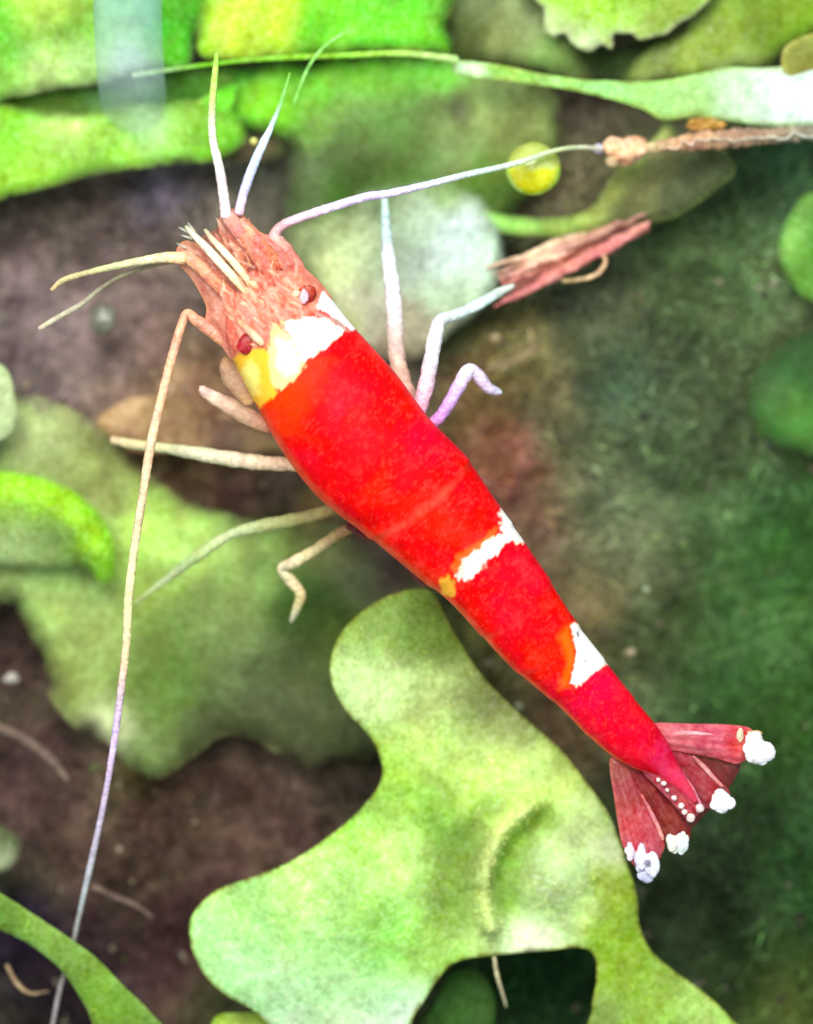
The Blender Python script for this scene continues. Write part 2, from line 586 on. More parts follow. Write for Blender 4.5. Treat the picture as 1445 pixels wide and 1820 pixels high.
def fuzz(name, n, region, length, width, bright, seed, zoff=0.0, label=None, cat=None):
    """thousands of fine curved algae threads standing on the ground"""
    r = np.random.RandomState(seed)
    bx = r.uniform(region[0], region[2], n * 2)
    by = r.uniform(region[1], region[3], n * 2)
    keep = r.rand(n * 2) < np.clip(0.55 + 2.2 * fbm(bx / 60, by / 60, 3, seed), 0.05, 1)
    bx, by = bx[keep][:n], by[keep][:n]
    n = len(bx)
    z0 = ground_h(bx, by) - 0.02
    base = Pn(bx, by, -1.5)
    base[:, 2] = z0
    ang = 2 * np.pi * fbm(bx / 150, by / 150, 2, seed + 1) * 2.5 + r.normal(0, 0.7, n) + 0.9
    ln = length * r.uniform(0.4, 1.3, n)
    w = width * r.uniform(0.5, 1.3, n)
    d = np.stack([np.cos(ang), np.sin(ang), r.uniform(0.2, 1.0, n)], -1)
    s = np.stack([-np.sin(ang), np.cos(ang), np.zeros(n)], -1)
    bend = np.stack([r.normal(0, .35, n), r.normal(0, .35, n), r.uniform(-.3, .1, n)], -1)
    mid = base + d * (ln * .5)[:, None]
    tip = base + d * ln[:, None] + bend * ln[:, None]
    V = np.stack([base - s * w[:, None], base + s * w[:, None], mid + s * w[:, None] * .8, mid - s * w[:, None] * .8, tip], 1).reshape(-1, 3)
    k = np.arange(n) * 5
    q = np.stack([k, k + 1, k + 2, k + 3], -1).tolist()
    t = np.stack([k + 3, k + 2, k + 4], -1).tolist()
    c = blobs(bx, by, (70, 78, 52), g_items, warp=34, wscale=70)
    c = c * (bright * np.exp(r.normal(0, 0.45, n)) * (1 + 1.5 * fbm(bx / 62, by / 62, 4, 77)))[:, None]
    c = c * np.array([1, 1.04, 0.93]) ** r.normal(0, 1.5, n)[:, None]
    o = mesh_obj(name, V, q + t, np.clip(np.repeat(c, 5, axis=0), 0, 1), FUZZ, origin=np.zeros(3), smooth=False)
    tag(o, label, cat, kind='stuff')
    return o


fuzz('hair_algae', 60000, (780, 220, 1600, 1950), 0.28, 0.016, 1.5, 5, label='dark green fuzzy hair algae over the ground right of the shrimp', cat='algae')
fuzz('detritus_fibres', 22000, (-120, 250, 800, 1950), 0.22, 0.011, 1.4, 9, label='fine brown fibres and silt on the ground left of the shrimp', cat='detritus')


def grains(name, n, region, rad, seed, cols, label, cat):
    r = np.random.RandomState(seed)
    V, F, C = [], [], []
    ico = np.array([(0, 0, 1), (.89, 0, .45), (.28, .85, .45), (-.72, .53, .45), (-.72, -.53, .45), (.28, -.85, .45), (.72, .53, -.45), (-.28, .85, -.45), (-.89, 0, -.45), (-.28, -.85, -.45), (.72, -.53, -.45), (0, 0, -1)])
    fi = [(0, 1, 2), (0, 2, 3), (0, 3, 4), (0, 4, 5), (0, 5, 1), (1, 6, 2), (2, 7, 3), (3, 8, 4), (4, 9, 5), (5, 10, 1), (6, 7, 2), (7, 8, 3), (8, 9, 4), (9, 10, 5), (10, 6, 1), (6, 11, 7), (7, 11, 8), (8, 11, 9), (9, 11, 10), (10, 11, 6)]
    for i in range(n):
        x, y = r.uniform(region[0], region[2]), r.uniform(region[1], region[3])
        z = float(ground_h(np.array([x]), np.array([y]))[0])
        k = rad * math.exp(r.normal(0, .55))
        vv = ico * (1 + r.uniform(-.3, .3, (12, 1))) * k * np.array([1.2, .9, .6])
        a = r.rand() * 6.28
        vv = np.stack([vv[:, 0] * math.cos(a) - vv[:, 1] * math.sin(a), vv[:, 0] * math.sin(a) + vv[:, 1] * math.cos(a), vv[:, 2]], -1)
        p = P(x, y, -1.5)
        b = len(V) * 12
        V.append(vv + np.array([p[0], p[1], z]))
        F += [[q + b for q in t] for t in fi]
        C.append(np.tile(lin(cols[r.randint(len(cols))]) * r.uniform(.6, 1.2), (12, 1)))
    o = mesh_obj(name, np.vstack(V), F, np.clip(np.vstack(C), 0, 1), SOIL, origin=np.zeros(3))
    tag(o, label, cat, kind='stuff')


grains('silt_grains', 900, (-100, 200, 1550, 1900), 0.035, 4, [(120, 105, 85), (90, 90, 60), (150, 140, 120), (70, 60, 55)],
       'scattered pale and brown silt grains between the leaves', 'grains')

# ------------------------------------------------------------------ leaves
G_L = 'green leaves around the shrimp'
# left, large leaf under the shrimp, shade painted into its darker right patches
leaf('leaf', [(-80, 640), (20, 690), (110, 715), (200, 775), (265, 840), (330, 880), (400, 908), (480, 925), (560, 925), (640, 945),
              (720, 1000), (760, 1060), (720, 1160), (700, 1260), (690, 1350), (620, 1352), (540, 1370), (470, 1330), (400, 1310), (340, 1350),
              (280, 1388), (225, 1375), (190, 1325), (135, 1300), (85, 1240), (60, 1160), (20, 1080), (-80, 1040)], -1.0, (124, 148, 68),
     [(90, 740, 80, (160, 172, 108)), (190, 830, 80, (140, 150, 80)), (330, 940, 90, (168, 204, 92)), (450, 970, 80, (150, 180, 94)),
      (60, 960, 80, (142, 160, 96)), (100, 1010, 80, (140, 168, 88)), (170, 1120, 80, (146, 166, 88)), (110, 1220, 60, (134, 150, 74)), (190, 1300, 45, (176, 184, 132)),
      (280, 1060, 70, (136, 164, 68)), (350, 1100, 90, (124, 146, 76)), (300, 1180, 80, (98, 128, 44)), (420, 1180, 90, (110, 130, 76)), (280, 1340, 60, (118, 140, 76)),
      (470, 1260, 90, (88, 96, 58)), (540, 1060, 60, (64, 104, 30)), (600, 1130, 50, (90, 116, 34)), (560, 1200, 80, (88, 100, 52)), (590, 960, 60, (120, 124, 70)),
      (640, 1290, 60, (92, 98, 62)), (520, 1330, 60, (104, 110, 70)), (640, 1010, 50, (110, 118, 84)), (700, 1010, 40, (104, 78, 78)), (380, 1290, 50, (80, 88, 50))],
     'large sage green leaf with painted shade on the left, reaching right under the shrimp belly', tilt=(-0.02, 0.03), wave=0.45, soft=44, seed=1, gain=1.15, rim=(170, 176, 110), rimw=6, specks=[(190, 1300, 40, .5), (350, 930, 60, .35), (60, 760, 50, .4)])

# lime curled margin at the left edge
o = leaf('curled_leaf', [(-90, 838), (0, 835), (80, 848), (140, 875), (185, 920), (208, 975), (203, 1030), (175, 1040), (150, 1010), (60, 1010), (-90, 980)],
         -0.2, (140, 176, 84), [(0, 865, 60, (160, 222, 14)), (80, 880, 50, (160, 224, 14)), (150, 915, 45, (162, 226, 10)), (185, 970, 40, (162, 226, 20)), (180, 1015, 26, (142, 200, 40)),
                                (10, 960, 80, (148, 172, 104)), (90, 980, 60, (140, 168, 84)), (140, 1005, 30, (120, 150, 60))],
         'lime yellow curled leaf margin arching in from the left edge over the big sage leaf', soft=12, seed=3, wave=.1, droop=.35, dw=22,
         bulges=[(0, 870, 30, .3), (80, 885, 30, .35), (145, 925, 30, .35), (180, 980, 28, .3)])

# large lobed front leaf
front_ol = [(745, 1045), (690, 1058), (640, 1088), (602, 1130), (586, 1180), (592, 1225), (618, 1268), (652, 1305), (674, 1345), (676, 1388),
            (645, 1432), (590, 1482), (520, 1528), (440, 1562), (375, 1590), (338, 1632), (336, 1680), (356, 1728), (395, 1768), (450, 1800), (520, 1850),
            (700, 1850), (742, 1800), (778, 1745), (812, 1712), (880, 1702), (960, 1694), (1030, 1688), (1058, 1705), (1060, 1750), (1052, 1800), (1060, 1880), (1340, 1880), (1300, 1812), (1250, 1764), (1200, 1730), (1158, 1690), (1138, 1640), (1134, 1590), (1118, 1540),
            (1085, 1450), (1045, 1392), (1000, 1335), (950, 1290), (905, 1250), (850, 1190), (800, 1110), (775, 1060)]
leaf('lobed_leaf', front_ol, 1.0, (160, 196, 92),
     [(660, 1130, 60, (140, 170, 88)), (630, 1200, 45, (186, 212, 156)), (680, 1230, 50, (190, 214, 160)), (760, 1120, 60, (112, 138, 58)), (760, 1250, 70, (160, 176, 118)),
      (850, 1260, 60, (124, 134, 80)), (900, 1300, 50, (150, 150, 100)), (760, 1340, 70, (176, 206, 114)), (700, 1400, 60, (150, 194, 60)), (860, 1350, 70, (184, 212, 120)), (950, 1360, 60, (190, 216, 130)),
      (780, 1430, 60, (128, 172, 44)), (640, 1480, 60, (140, 190, 56)), (700, 1520, 80, (180, 222, 130)), (560, 1560, 70, (164, 212, 120)), (440, 1610, 60, (160, 206, 130)), (370, 1650, 40, (156, 206, 140)),
      (420, 1720, 70, (168, 216, 158)), (500, 1780, 70, (180, 224, 180)), (620, 1760, 80, (178, 220, 170)), (700, 1800, 60, (190, 224, 200)), (560, 1660, 70, (164, 214, 134)), (680, 1640, 70, (140, 196, 88)), (680, 1700, 60, (138, 196, 84)),
      (820, 1500, 60, (112, 142, 48)), (800, 1570, 60, (116, 146, 60)), (860, 1420, 50, (176, 208, 104)), 
      (1000, 1530, 50, (172, 192, 140), 1.5), (980, 1600, 55, (168, 190, 126), 1.5), (1030, 1440, 40, (178, 206, 140)), (1080, 1520, 30, (196, 210, 170)), (940, 1680, 50, (206, 228, 196)),  # whitish patches on this side paint the glow where the leaf tilts to the lamp
      (1040, 1610, 30, (180, 206, 130)), (860, 1660, 45, (168, 190, 120)), (1100, 1600, 30, (148, 174, 62), 4), (1075, 1560, 22, (150, 176, 70), 3), (1100, 1670, 40, (134, 164, 46), 3), (1110, 1740, 40, (136, 166, 50), 3), (1080, 1800, 40, (124, 146, 76), 2), (1170, 1770, 50, (146, 180, 74), 2), (1240, 1800, 40, (166, 194, 110), 2), (1150, 1840, 50, (140, 172, 64), 2), (1000, 1400, 40, (180, 200, 110)), (770, 1660, 60, (150, 186, 90))],
     'large pale lobed leaf at the bottom centre beneath the tail of the shrimp', seed=5, wave=.4, droop=.3, dw=26, step=8, gain=np.array([1.28, 1.32, 1.0]), ragged=0.4, contrast=1.3, rim=(200, 204, 90), rimw=3, soft=4, warp=9,
     folds=[([(872, 1446), (832, 1498), (810, 1560), (818, 1622)], 30, -.1, (126, 156, 60)), ([(935, 1440), (894, 1474), (868, 1526), (858, 1586), (872, 1640)], 20, .45, (206, 222, 150)),  # the outer fold's darker colour paints the shade left of the ridge
            ([(968, 1458), (938, 1482), (914, 1524), (903, 1570), (905, 1608)], 25, -.3, (122, 160, 16))],
     bulges=[(985, 1560, 42, .4), (450, 1680, 90, .15), (640, 1200, 60, .12)],
     specks=[(985, 1560, 50, 1), (940, 1660, 45, .9), (640, 1600, 130, .5), (860, 1370, 90, .5), (660, 1210, 50, .45), (560, 1760, 110, .4), (1050, 1480, 50, .7)])

leaf('leaf', [(-60, 1560), (0, 1590), (60, 1628), (120, 1668), (170, 1705), (220, 1755), (270, 1805), (310, 1860), (190, 1860), (150, 1790), (110, 1730), (50, 1680), (-60, 1620)],
     0.9, (120, 160, 56), [(0, 1610, 40, (106, 146, 44)), (100, 1690, 50, (130, 170, 66)), (190, 1780, 50, (124, 166, 48))],
     'narrow grass green blade crossing the bottom left corner over the long antenna', 'leaf', seed=8, wave=.05, droop=.25, dw=14, rim=(150, 186, 90), rimw=4)

leaf('leaf', [(380, 1812), (430, 1800), (500, 1805), (560, 1835), (560, 1880), (380, 1880)], 0.1, (160, 190, 60), [(450, 1815, 30, (176, 200, 76))],
     'small yellow green leaf edge at the bottom border tucked under the pale lobed leaf', seed=9, wave=.05, droop=.1)
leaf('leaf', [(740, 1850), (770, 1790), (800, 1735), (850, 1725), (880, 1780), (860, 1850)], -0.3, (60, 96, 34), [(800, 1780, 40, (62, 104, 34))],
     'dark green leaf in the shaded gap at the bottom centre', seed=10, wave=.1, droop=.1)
leaf('leaf', [(-60, 1450), (5, 1468), (38, 1495), (30, 1535), (-10, 1560), (-60, 1570)], -0.4, (110, 124, 80), [(10, 1540, 20, (150, 160, 120))],
     'small dull green leaf tip at the left border above the grass green blade', soft=16, seed=11, wave=.1, droop=.15)
leaf('leaf', [(-60, 640), (5, 650), (25, 700), (28, 750), (5, 780), (-60, 780)], 0.15, (176, 194, 140), [(10, 700, 20, (186, 204, 150))],
     'small pale leaf tip at the left border above the lime curled margin', seed=12, wave=.1, droop=.15)

# ---- top of the picture
leaf('leaf', [(-90, 196), (0, 182), (60, 190), (150, 194), (260, 180), (360, 176), (430, 205), (440, 250), (385, 284), (330, 292), (250, 300), (170, 312), (110, 328), (60, 340), (0, 356), (-90, 372)],
     -0.35, (146, 206, 54), [(30, 220, 50, (140, 212, 40)), (110, 215, 50, (184, 224, 104)), (60, 290, 50, (146, 206, 52)), (200, 250, 60, (154, 208, 66)), (260, 220, 40, (180, 218, 150)), (330, 240, 50, (150, 206, 74)), (380, 250, 40, (120, 206, 30)), (160, 290, 40, (140, 196, 56))],
     'wide bright green leaf at the upper left, just above the brown hollow', soft=22, seed=13, wave=.18, droop=.25, rim=(196, 226, 120), rimw=4, specks=[(110, 230, 50, .4), (260, 220, 40, .5)])
leaf('leaf', [(-90, -80), (180, -80), (360, -80), (372, 0), (350, 60), (330, 120), (250, 128), (180, 148), (100, 160), (30, 172), (-90, 180)],
     -0.1, (140, 204, 50), [(30, 60, 50, (98, 186, 12)), (80, 20, 50, (180, 216, 80)), (70, 130, 50, (182, 218, 110)), (150, 120, 50, (180, 220, 120)), (160, 50, 40, (140, 200, 60)), (10, 120, 40, (110, 190, 20)),
                           (320, 40, 50, (80, 196, 20)), (330, 100, 30, (98, 206, 30)), (230, 120, 30, (200, 226, 200)), (110, 50, 30, (120, 190, 30))],
     'bright green leaf filling the top left corner behind the bluish reflection band', soft=26, seed=14, wave=.2, droop=.3, rim=(200, 226, 150), rimw=5, specks=[(80, 120, 60, .5), (230, 120, 40, .8)])
leaf('leaf', [(-80, 150), (100, 152), (200, 142), (330, 118), (420, 120), (430, 200), (330, 215), (100, 215), (-80, 215)], -0.9, (84, 130, 30),  # dark strip put in the gap, its colour stands for the shade there
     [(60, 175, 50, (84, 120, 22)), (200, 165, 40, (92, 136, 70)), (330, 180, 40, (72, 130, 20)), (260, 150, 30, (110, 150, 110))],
     'dark green strip laid in the slot between the two upper left leaves, coloured as the shade of the gap', soft=20, seed=15, wave=.1, droop=.1)
leaf('leaf', [(350, -80), (350, 0), (346, 55), (356, 100), (420, 106), (500, 104), (620, 96), (720, 88), (805, 96), (800, 40), (790, -80)],
     -0.0, (120, 210, 30), [(440, 60, 60, (192, 230, 60)), (480, 20, 40, (186, 226, 50)), (410, 50, 30, (200, 232, 70)), (560, 40, 50, (110, 210, 20)), (640, 20, 60, (120, 216, 36)), (720, 40, 60, (112, 212, 30)), (600, 90, 30, (140, 226, 50)), (780, 20, 30, (104, 170, 40))],
     'brightest yellow green leaf at the top edge, left of centre', soft=26, seed=17, wave=.15, droop=.2, rim=(196, 236, 80), rimw=5)
leaf('leaf', [(296, 160), (345, 132), (420, 118), (500, 108), (640, 98), (800, 96), (900, 120), (970, 140), (1000, 190), (1006, 260), (985, 310), (940, 350), (900, 400), (860, 470), (760, 540), (640, 590), (560, 560), (520, 470), (500, 380), (505, 300), (512, 262), (470, 240), (400, 234), (330, 240), (300, 205)],
     -1.05, (108, 136, 64), [(340, 165, 26, (196, 228, 110)), (400, 190, 40, (112, 204, 20)), (480, 190, 50, (126, 206, 26)), (560, 160, 50, (124, 200, 50)), (640, 140, 40, (120, 200, 50)), (720, 130, 50, (120, 200, 54)), (790, 130, 40, (124, 200, 60)), (540, 120, 30, (80, 160, 16)), (420, 130, 30, (70, 150, 16)),
                            (560, 230, 40, (130, 176, 70)), (640, 210, 50, (116, 152, 72)), (720, 200, 50, (108, 150, 66)), (790, 190, 40, (124, 150, 84)), (540, 300, 60, (102, 122, 74)), (620, 290, 60, (100, 124, 68)), (620, 335, 40, (78, 130, 26)), (700, 310, 50, (86, 122, 42)), (700, 260, 50, (100, 128, 60)),
                            (800, 240, 50, (124, 148, 82)), (860, 180, 50, (142, 164, 92)), (900, 250, 50, (116, 132, 62)), (860, 300, 40, (92, 128, 26)), (960, 200, 40, (124, 140, 74)), (820, 190, 20, (100, 98, 78), 2), (540, 360, 40, (84, 112, 54)), (560, 440, 50, (150, 164, 108)), (600, 540, 40, (166, 166, 120)), (900, 350, 40, (90, 124, 40))],
     'broad leaf behind the antennules and right antenna, vivid green above fading to sage', soft=34, seed=18, wave=.28, wsc=170, droop=.2, bulges=[(560, 190, 60, .25), (820, 200, 30, -.2), (700, 330, 50, -.25), (680, 480, 90, -.35)])
t_ = tube('stem', [(236, 134, .55, 5), (330, 120, .5, 4), (430, 108, .45, 4), (520, 102, .45, 5), (620, 98, .45, 5), (720, 95, .45, 5.5), (812, 106, .5, 7)], LEAF,
          cols=[(206, 232, 190, .2), (130, 206, 40, 0), (140, 206, 50, 0), (160, 226, 60, 0), (186, 236, 100, 0), (200, 236, 150, 0)], bump=.2, seed=9)
tag(t_, 'thin light green stem running left from the tip of the long mint leaf', 'stem')
leaf('pale_leaf', [(540, 400), (600, 352), (690, 322), (780, 318), (850, 340), (885, 380), (898, 420), (899, 470), (886, 520), (850, 560), (800, 600), (740, 640), (660, 640), (600, 600), (560, 520), (535, 450)],
     -0.35, (180, 198, 164), [(560, 430, 30, (146, 162, 106)), (545, 480, 25, (160, 172, 112)), (610, 365, 30, (120, 146, 84)), (680, 345, 30, (118, 146, 84)), (600, 400, 40, (158, 176, 116)), (590, 480, 50, (196, 206, 144)), (650, 440, 50, (184, 200, 150)), (730, 400, 50, (184, 206, 174)), (800, 420, 50, (196, 212, 206)), (860, 460, 40, (190, 216, 190)), (800, 510, 50, (178, 200, 164)),  # the whitest patches paint lamp glow on the tilted leaf
                            (650, 560, 50, (200, 198, 168)), (730, 580, 50, (180, 170, 140)), (620, 570, 30, (206, 212, 130)), (780, 345, 30, (150, 180, 110)), (700, 350, 30, (150, 172, 130)), (700, 620, 40, (170, 150, 120)), (720, 470, 40, (190, 210, 186)), (790, 460, 40, (206, 222, 214))],
     'pale mint grey leaf behind the head and the upright right leg', soft=26, seed=19, wave=.2, droop=.25, dw=20, specks=[(800, 440, 80, .45), (640, 520, 60, .4)])
leaf('hooked_leaf', [(815, 362), (850, 366), (900, 378), (960, 384), (1015, 380), (1052, 362), (1075, 328), (1096, 296), (1130, 262), (1166, 240), (1180, 214), (1200, 212), (1215, 240), (1290, 262), (1310, 300), (1265, 345), (1200, 385), (1130, 400), (1070, 408), (1010, 420), (950, 420), (890, 412), (845, 392)],
     -0.5, (112, 124, 74), [(830, 378, 25, (160, 206, 84)), (880, 396, 25, (170, 226, 110)), (940, 402, 25, (174, 226, 106)), (1000, 400, 25, (178, 216, 100)), (1050, 384, 25, (176, 196, 92)), (1085, 340, 25, (160, 172, 80)), (1120, 300, 25, (166, 176, 88)), (1180, 235, 25, (196, 206, 120)),
                            (1140, 340, 30, (132, 136, 78)), (1190, 300, 40, (136, 138, 86)), (1240, 300, 40, (100, 112, 70)), (1200, 350, 30, (96, 106, 66)), (1130, 380, 20, (126, 130, 76))],
     'pale green leaf curving in a U below the yellow bead, olive on its right side', soft=16, seed=20, wave=.3, droop=.25, dw=14, rim=(190, 214, 110), rimw=4)
# long midrib leaf to the right
leaf('leaf', [(812, 108), (880, 112), (950, 126), (1020, 138), (1090, 142), (1170, 142), (1250, 128), (1300, 118), (1380, 118), (1560, 90), (1560, 226), (1445, 224), (1370, 222), (1300, 214), (1240, 206), (1180, 212), (1140, 192), (1070, 170), (990, 154), (900, 142), (812, 130)],
     0.2, (160, 212, 130), [(830, 120, 30, (206, 236, 190)), (900, 125, 40, (150, 206, 80)), (1000, 145, 40, (160, 222, 120)), (1080, 155, 40, (156, 222, 130)), (1150, 165, 50, (164, 214, 120)), (1230, 170, 50, (170, 218, 130)), (1310, 170, 40, (196, 226, 186)), (1400, 170, 60, (212, 232, 216)), (1460, 190, 50, (214, 230, 222))],
     'long slender mint leaf at the upper right, widening to white toward the right edge', seed=21, wave=.08, droop=.2, dw=12, rim=(196, 226, 110), rimw=4, specks=[(1380, 170, 70, .8)])
leaf('leaf', [(790, -60), (905, -60), (960, 10), (1010, 60), (1040, 110), (1060, 150), (990, 140), (900, 118), (815, 104), (796, 60)], -0.8, (100, 112, 54),
     [(830, 60, 40, (92, 110, 40)), (850, 20, 40, (116, 128, 80)), (900, 70, 40, (128, 140, 78)), (960, 110, 40, (120, 148, 74)), (930, 40, 40, (140, 156, 100)), (820, 95, 30, (76, 92, 20))],
     'mottled olive leaf at the top edge, right of the vivid green ones', soft=30, seed=22, wave=.3, droop=.2, rim=(140, 150, 80), rimw=4)
leaf('ragged_leaf', [(930, -60), (960, 10), (965, 55), (985, 70), (1005, 60), (1030, 88), (1052, 92), (1070, 78), (1090, 90), (1095, 60), (1120, 58), (1140, 72), (1180, 62), (1215, 40), (1250, 10), (1270, -60)],
     0.1, (168, 206, 70), [(1040, 10, 50, (160, 222, 20)), (1080, 10, 50, (164, 224, 30)), (1000, 50, 30, (190, 212, 140)), (1050, 70, 30, (206, 222, 160)), (1110, 50, 40, (176, 206, 90)), (1180, 30, 40, (150, 176, 60))],
     'lime leaf with a ragged pale lower edge at the top right of centre', soft=8, seed=23, wave=.1, droop=.15, ragged=7, rim=(220, 228, 170), rimw=7, specks=[(1050, 70, 60, .8)])
leaf('leaf', [(1100, 150), (1120, 110), (1160, 80), (1210, 50), (1260, 0), (1300, -60), (1560, -60), (1560, 40), (1445, 60), (1400, 85), (1370, 118), (1300, 128), (1230, 138), (1160, 150)],
     -0.4, (136, 160, 50), [(1160, 110, 40, (136, 154, 70)), (1230, 80, 50, (146, 172, 56)), (1300, 60, 50, (138, 168, 40)), (1360, 40, 50, (116, 150, 24)), (1320, 110, 30, (150, 176, 80)), (1420, 20, 40, (124, 160, 24))],
     'olive green leaf at the top right above the long mint leaf', soft=24, seed=24, wave=.2, droop=.2, specks=[(1250, 90, 70, .35)])
leaf('leaf', [(1395, 128), (1392, 90), (1420, 66), (1470, 54), (1560, 60), (1560, 118), (1470, 118), (1420, 132)], 0.3, (150, 160, 60), [(1430, 90, 30, (150, 156, 64))],
     'small olive leaf with an orange rim at the right border above the white leaf', seed=25, wave=.05, droop=.25, dw=14, rim=(214, 206, 110), rimw=6)
leaf('gap_shade_leaf', [(1020, 60), (1090, 80), (1150, 70), (1230, 50), (1180, 90), (1140, 120), (1110, 150), (1060, 145), (1010, 120)], -1.0, (44, 66, 16), [],  # even dark green painted for the shade inside the ragged gap
     'dark leaf sheet behind the ragged gap at the top right, its shade painted in', soft=16, seed=26)
leaf('leaf', [(1560, 330), (1445, 336), (1408, 372), (1384, 420), (1386, 470), (1412, 515), (1445, 535), (1560, 560)], -0.6, (110, 170, 64), [(1400, 420, 30, (136, 190, 84)), (1440, 450, 40, (98, 166, 50))],
     'smooth green leaf lobe at the right border, the upper of two', soft=14, seed=27, droop=.3)
leaf('leaf', [(1560, 560), (1470, 570), (1400, 600), (1345, 650), (1320, 710), (1340, 770), (1390, 800), (1445, 812), (1560, 820)], -1.5, (66, 118, 46), [(1400, 740, 60, (74, 130, 46)), (1350, 690, 40, (72, 104, 52)), (1430, 640, 50, (56, 100, 44)), (1420, 790, 40, (84, 146, 60))],
     'soft dark green leaf lobe at the right border, the lower of two', soft=36, seed=28, droop=.3)
leaf('leaf', [(330, 235), (420, 232), (500, 240), (510, 280), (440, 290), (370, 280)], -1.2, (84, 92, 44), [(370, 250, 20, (70, 100, 20)), (450, 250, 30, (96, 84, 56))],
     'small dark leaf in the gap between the bases of the two upright antennules', soft=20, seed=29)
leaf('withered_leaf', [(170, 750), (200, 722), (250, 704), (320, 712), (360, 740), (400, 750), (470, 772), (510, 800), (450, 806), (340, 800), (270, 806), (220, 796)], -1.5, (150, 118, 80),
     [(220, 720, 30, (166, 130, 96)), (300, 750, 40, (158, 124, 84)), (400, 780, 30, (130, 96, 80))],
     'tan withered leaf scrap on the brown ground left of the shrimp', soft=20, seed=30, ragged=5, wave=.3, m=ROOT)
blob_o = blob('snail', 182, 568, -1.3, 24, BEAD, col=(112, 112, 94), col2=(140, 140, 116), sy=1.3, sz=.5, lump=.3, seed=4)
tag(blob_o, 'small grey green rounded lump on the brown ground below the left antennules', 'pebble')
blob_o.name = 'pebble'

# ------------------------------------------------------------------ bluish reflection built as a tube, runner, twig, bead, hairs
t_o = tube('tube', [(226, -200, 1.9, 58), (227, 0, 1.9, 58), (229, 80, 1.5, 58), (232, 130, 1.1, 58), (235, 165, .3, 58), (238, 190, -.9, 57), (241, 212, -2.1, 56)], REFLECTION,  # added tube shape standing in for a bluish reflection in the glass
           cols=[(130, 180, 190, 1), (140, 190, 200, 1), (170, 214, 214, 1), (206, 230, 230, 1), (200, 220, 224, 1)], sides=40, bump=.015, seed=1, step=10)
tag(t_o, 'bluish glass reflection in front of the top left leaves, built as a hanging tube', 'tube')

root = empty('runner', P(1250, 255, 0))
tube('runner_stem', [(1076, 264, .45, 5), (1092, 265, .45, 7), (1110, 268, .5, 9), (1160, 262, .5, 10), (1230, 252, .45, 15), (1300, 246, .4, 17), (1380, 240, .35, 14), (1470, 236, .3, 12), (1560, 232, .3, 12)], ROOT, root,
     cols=[(200, 190, 180), (190, 170, 130), (196, 150, 110), (176, 140, 110), (150, 120, 100), (140, 130, 110), (130, 130, 116), (120, 120, 110)], bump=.6, beads=16, seed=6, sides=12)
blob('knot', 1112, 268, .45, 30, ROOT, root, col=(244, 190, 156), col2=(226, 160, 116), sx=1.2, sy=.85, lump=.55, seed=7)
blob('knot', 1064, 264, .6, 9, BEAD, root, col=(226, 214, 240), lump=.1, seed=8)
blob('knot', 1088, 286, .5, 12, BEAD, root, col=(214, 190, 140), lump=.3, seed=9)
blob('knot', 1255, 222, .3, 24, ROOT, root, col=(196, 150, 70), col2=(170, 130, 60), sx=1.4, sy=.6, lump=.35, seed=10)
z = np.linspace(0, 1, 22)
tube('rootlet', [(1190 + 260 * q + R.uniform(-5, 5), 258 - 18 * q + R.uniform(-7, 7), .68 - .2 * q, 2.6 + R.uniform(-1, 1)) for i, q in enumerate(z)], ROOT, root, cols=[(214, 180, 150), (190, 176, 150), (190, 196, 180)], bump=.4, seed=12, sides=7, step=3)
tag(root, 'knotty pinkish brown runner with small knots at the upper right', 'root')

root = empty('twig', P(1020, 470, 0))
for k, (dx, dy, rr, cc) in enumerate([(-4, -28, 7, (196, 146, 122)), (-2, -19, 8, (214, 156, 134)), (0, -10, 9, (222, 146, 126)), (2, -1, 9, (236, 166, 144)), (3, 7, 8, (238, 160, 146)), (6, 15, 7, (226, 142, 130)), (2, 22, 6, (206, 120, 114)), (-14, 26, 5, (190, 110, 104)), (-30, -34, 6, (216, 176, 146)), (-26, -22, 6, (206, 160, 130))]):
    q_ = np.linspace(0, 1, 15)
    w1_, w2_ = R.uniform(-1, 1, 15) * 3.2, R.uniform(-1, 1, 15) * 3.2
    sp_ = 1 - .55 * q_
    tube('strand', [(890 + 262 * t_ + dx * (1 - t_) * .8 + w1_[i_], 516 - 122 * t_ + dy * sp_[i_] * 1.15 + w2_[i_], -.55 + .3 * math.sin(3 * t_ + k), rr * (.3 + .9 * math.sin(math.pi * t_) ** .7) * R.uniform(.75, 1.2)) for i_, t_ in enumerate(q_)],
         ROOT, root, cols=[cc, tuple(min(255, q + 20) for q in cc), cc, tuple(int(q * .9) for q in cc)], bump=.5, beads=9 + k % 4, seed=20 + k, sides=9)
tube('strand', [(1000, 500, .2, 4), (1030, 497, .25, 4.5), (1060, 488, .25, 5), (1076, 468, .2, 4.5), (1072, 452, .15, 3.5)], ROOT, root, cols=[(170, 150, 100), (206, 170, 130), (196, 150, 110)], bump=.3, seed=31, sides=8)
tag(root, 'salmon pink fibrous twig beside the middle right leg', 'twig')

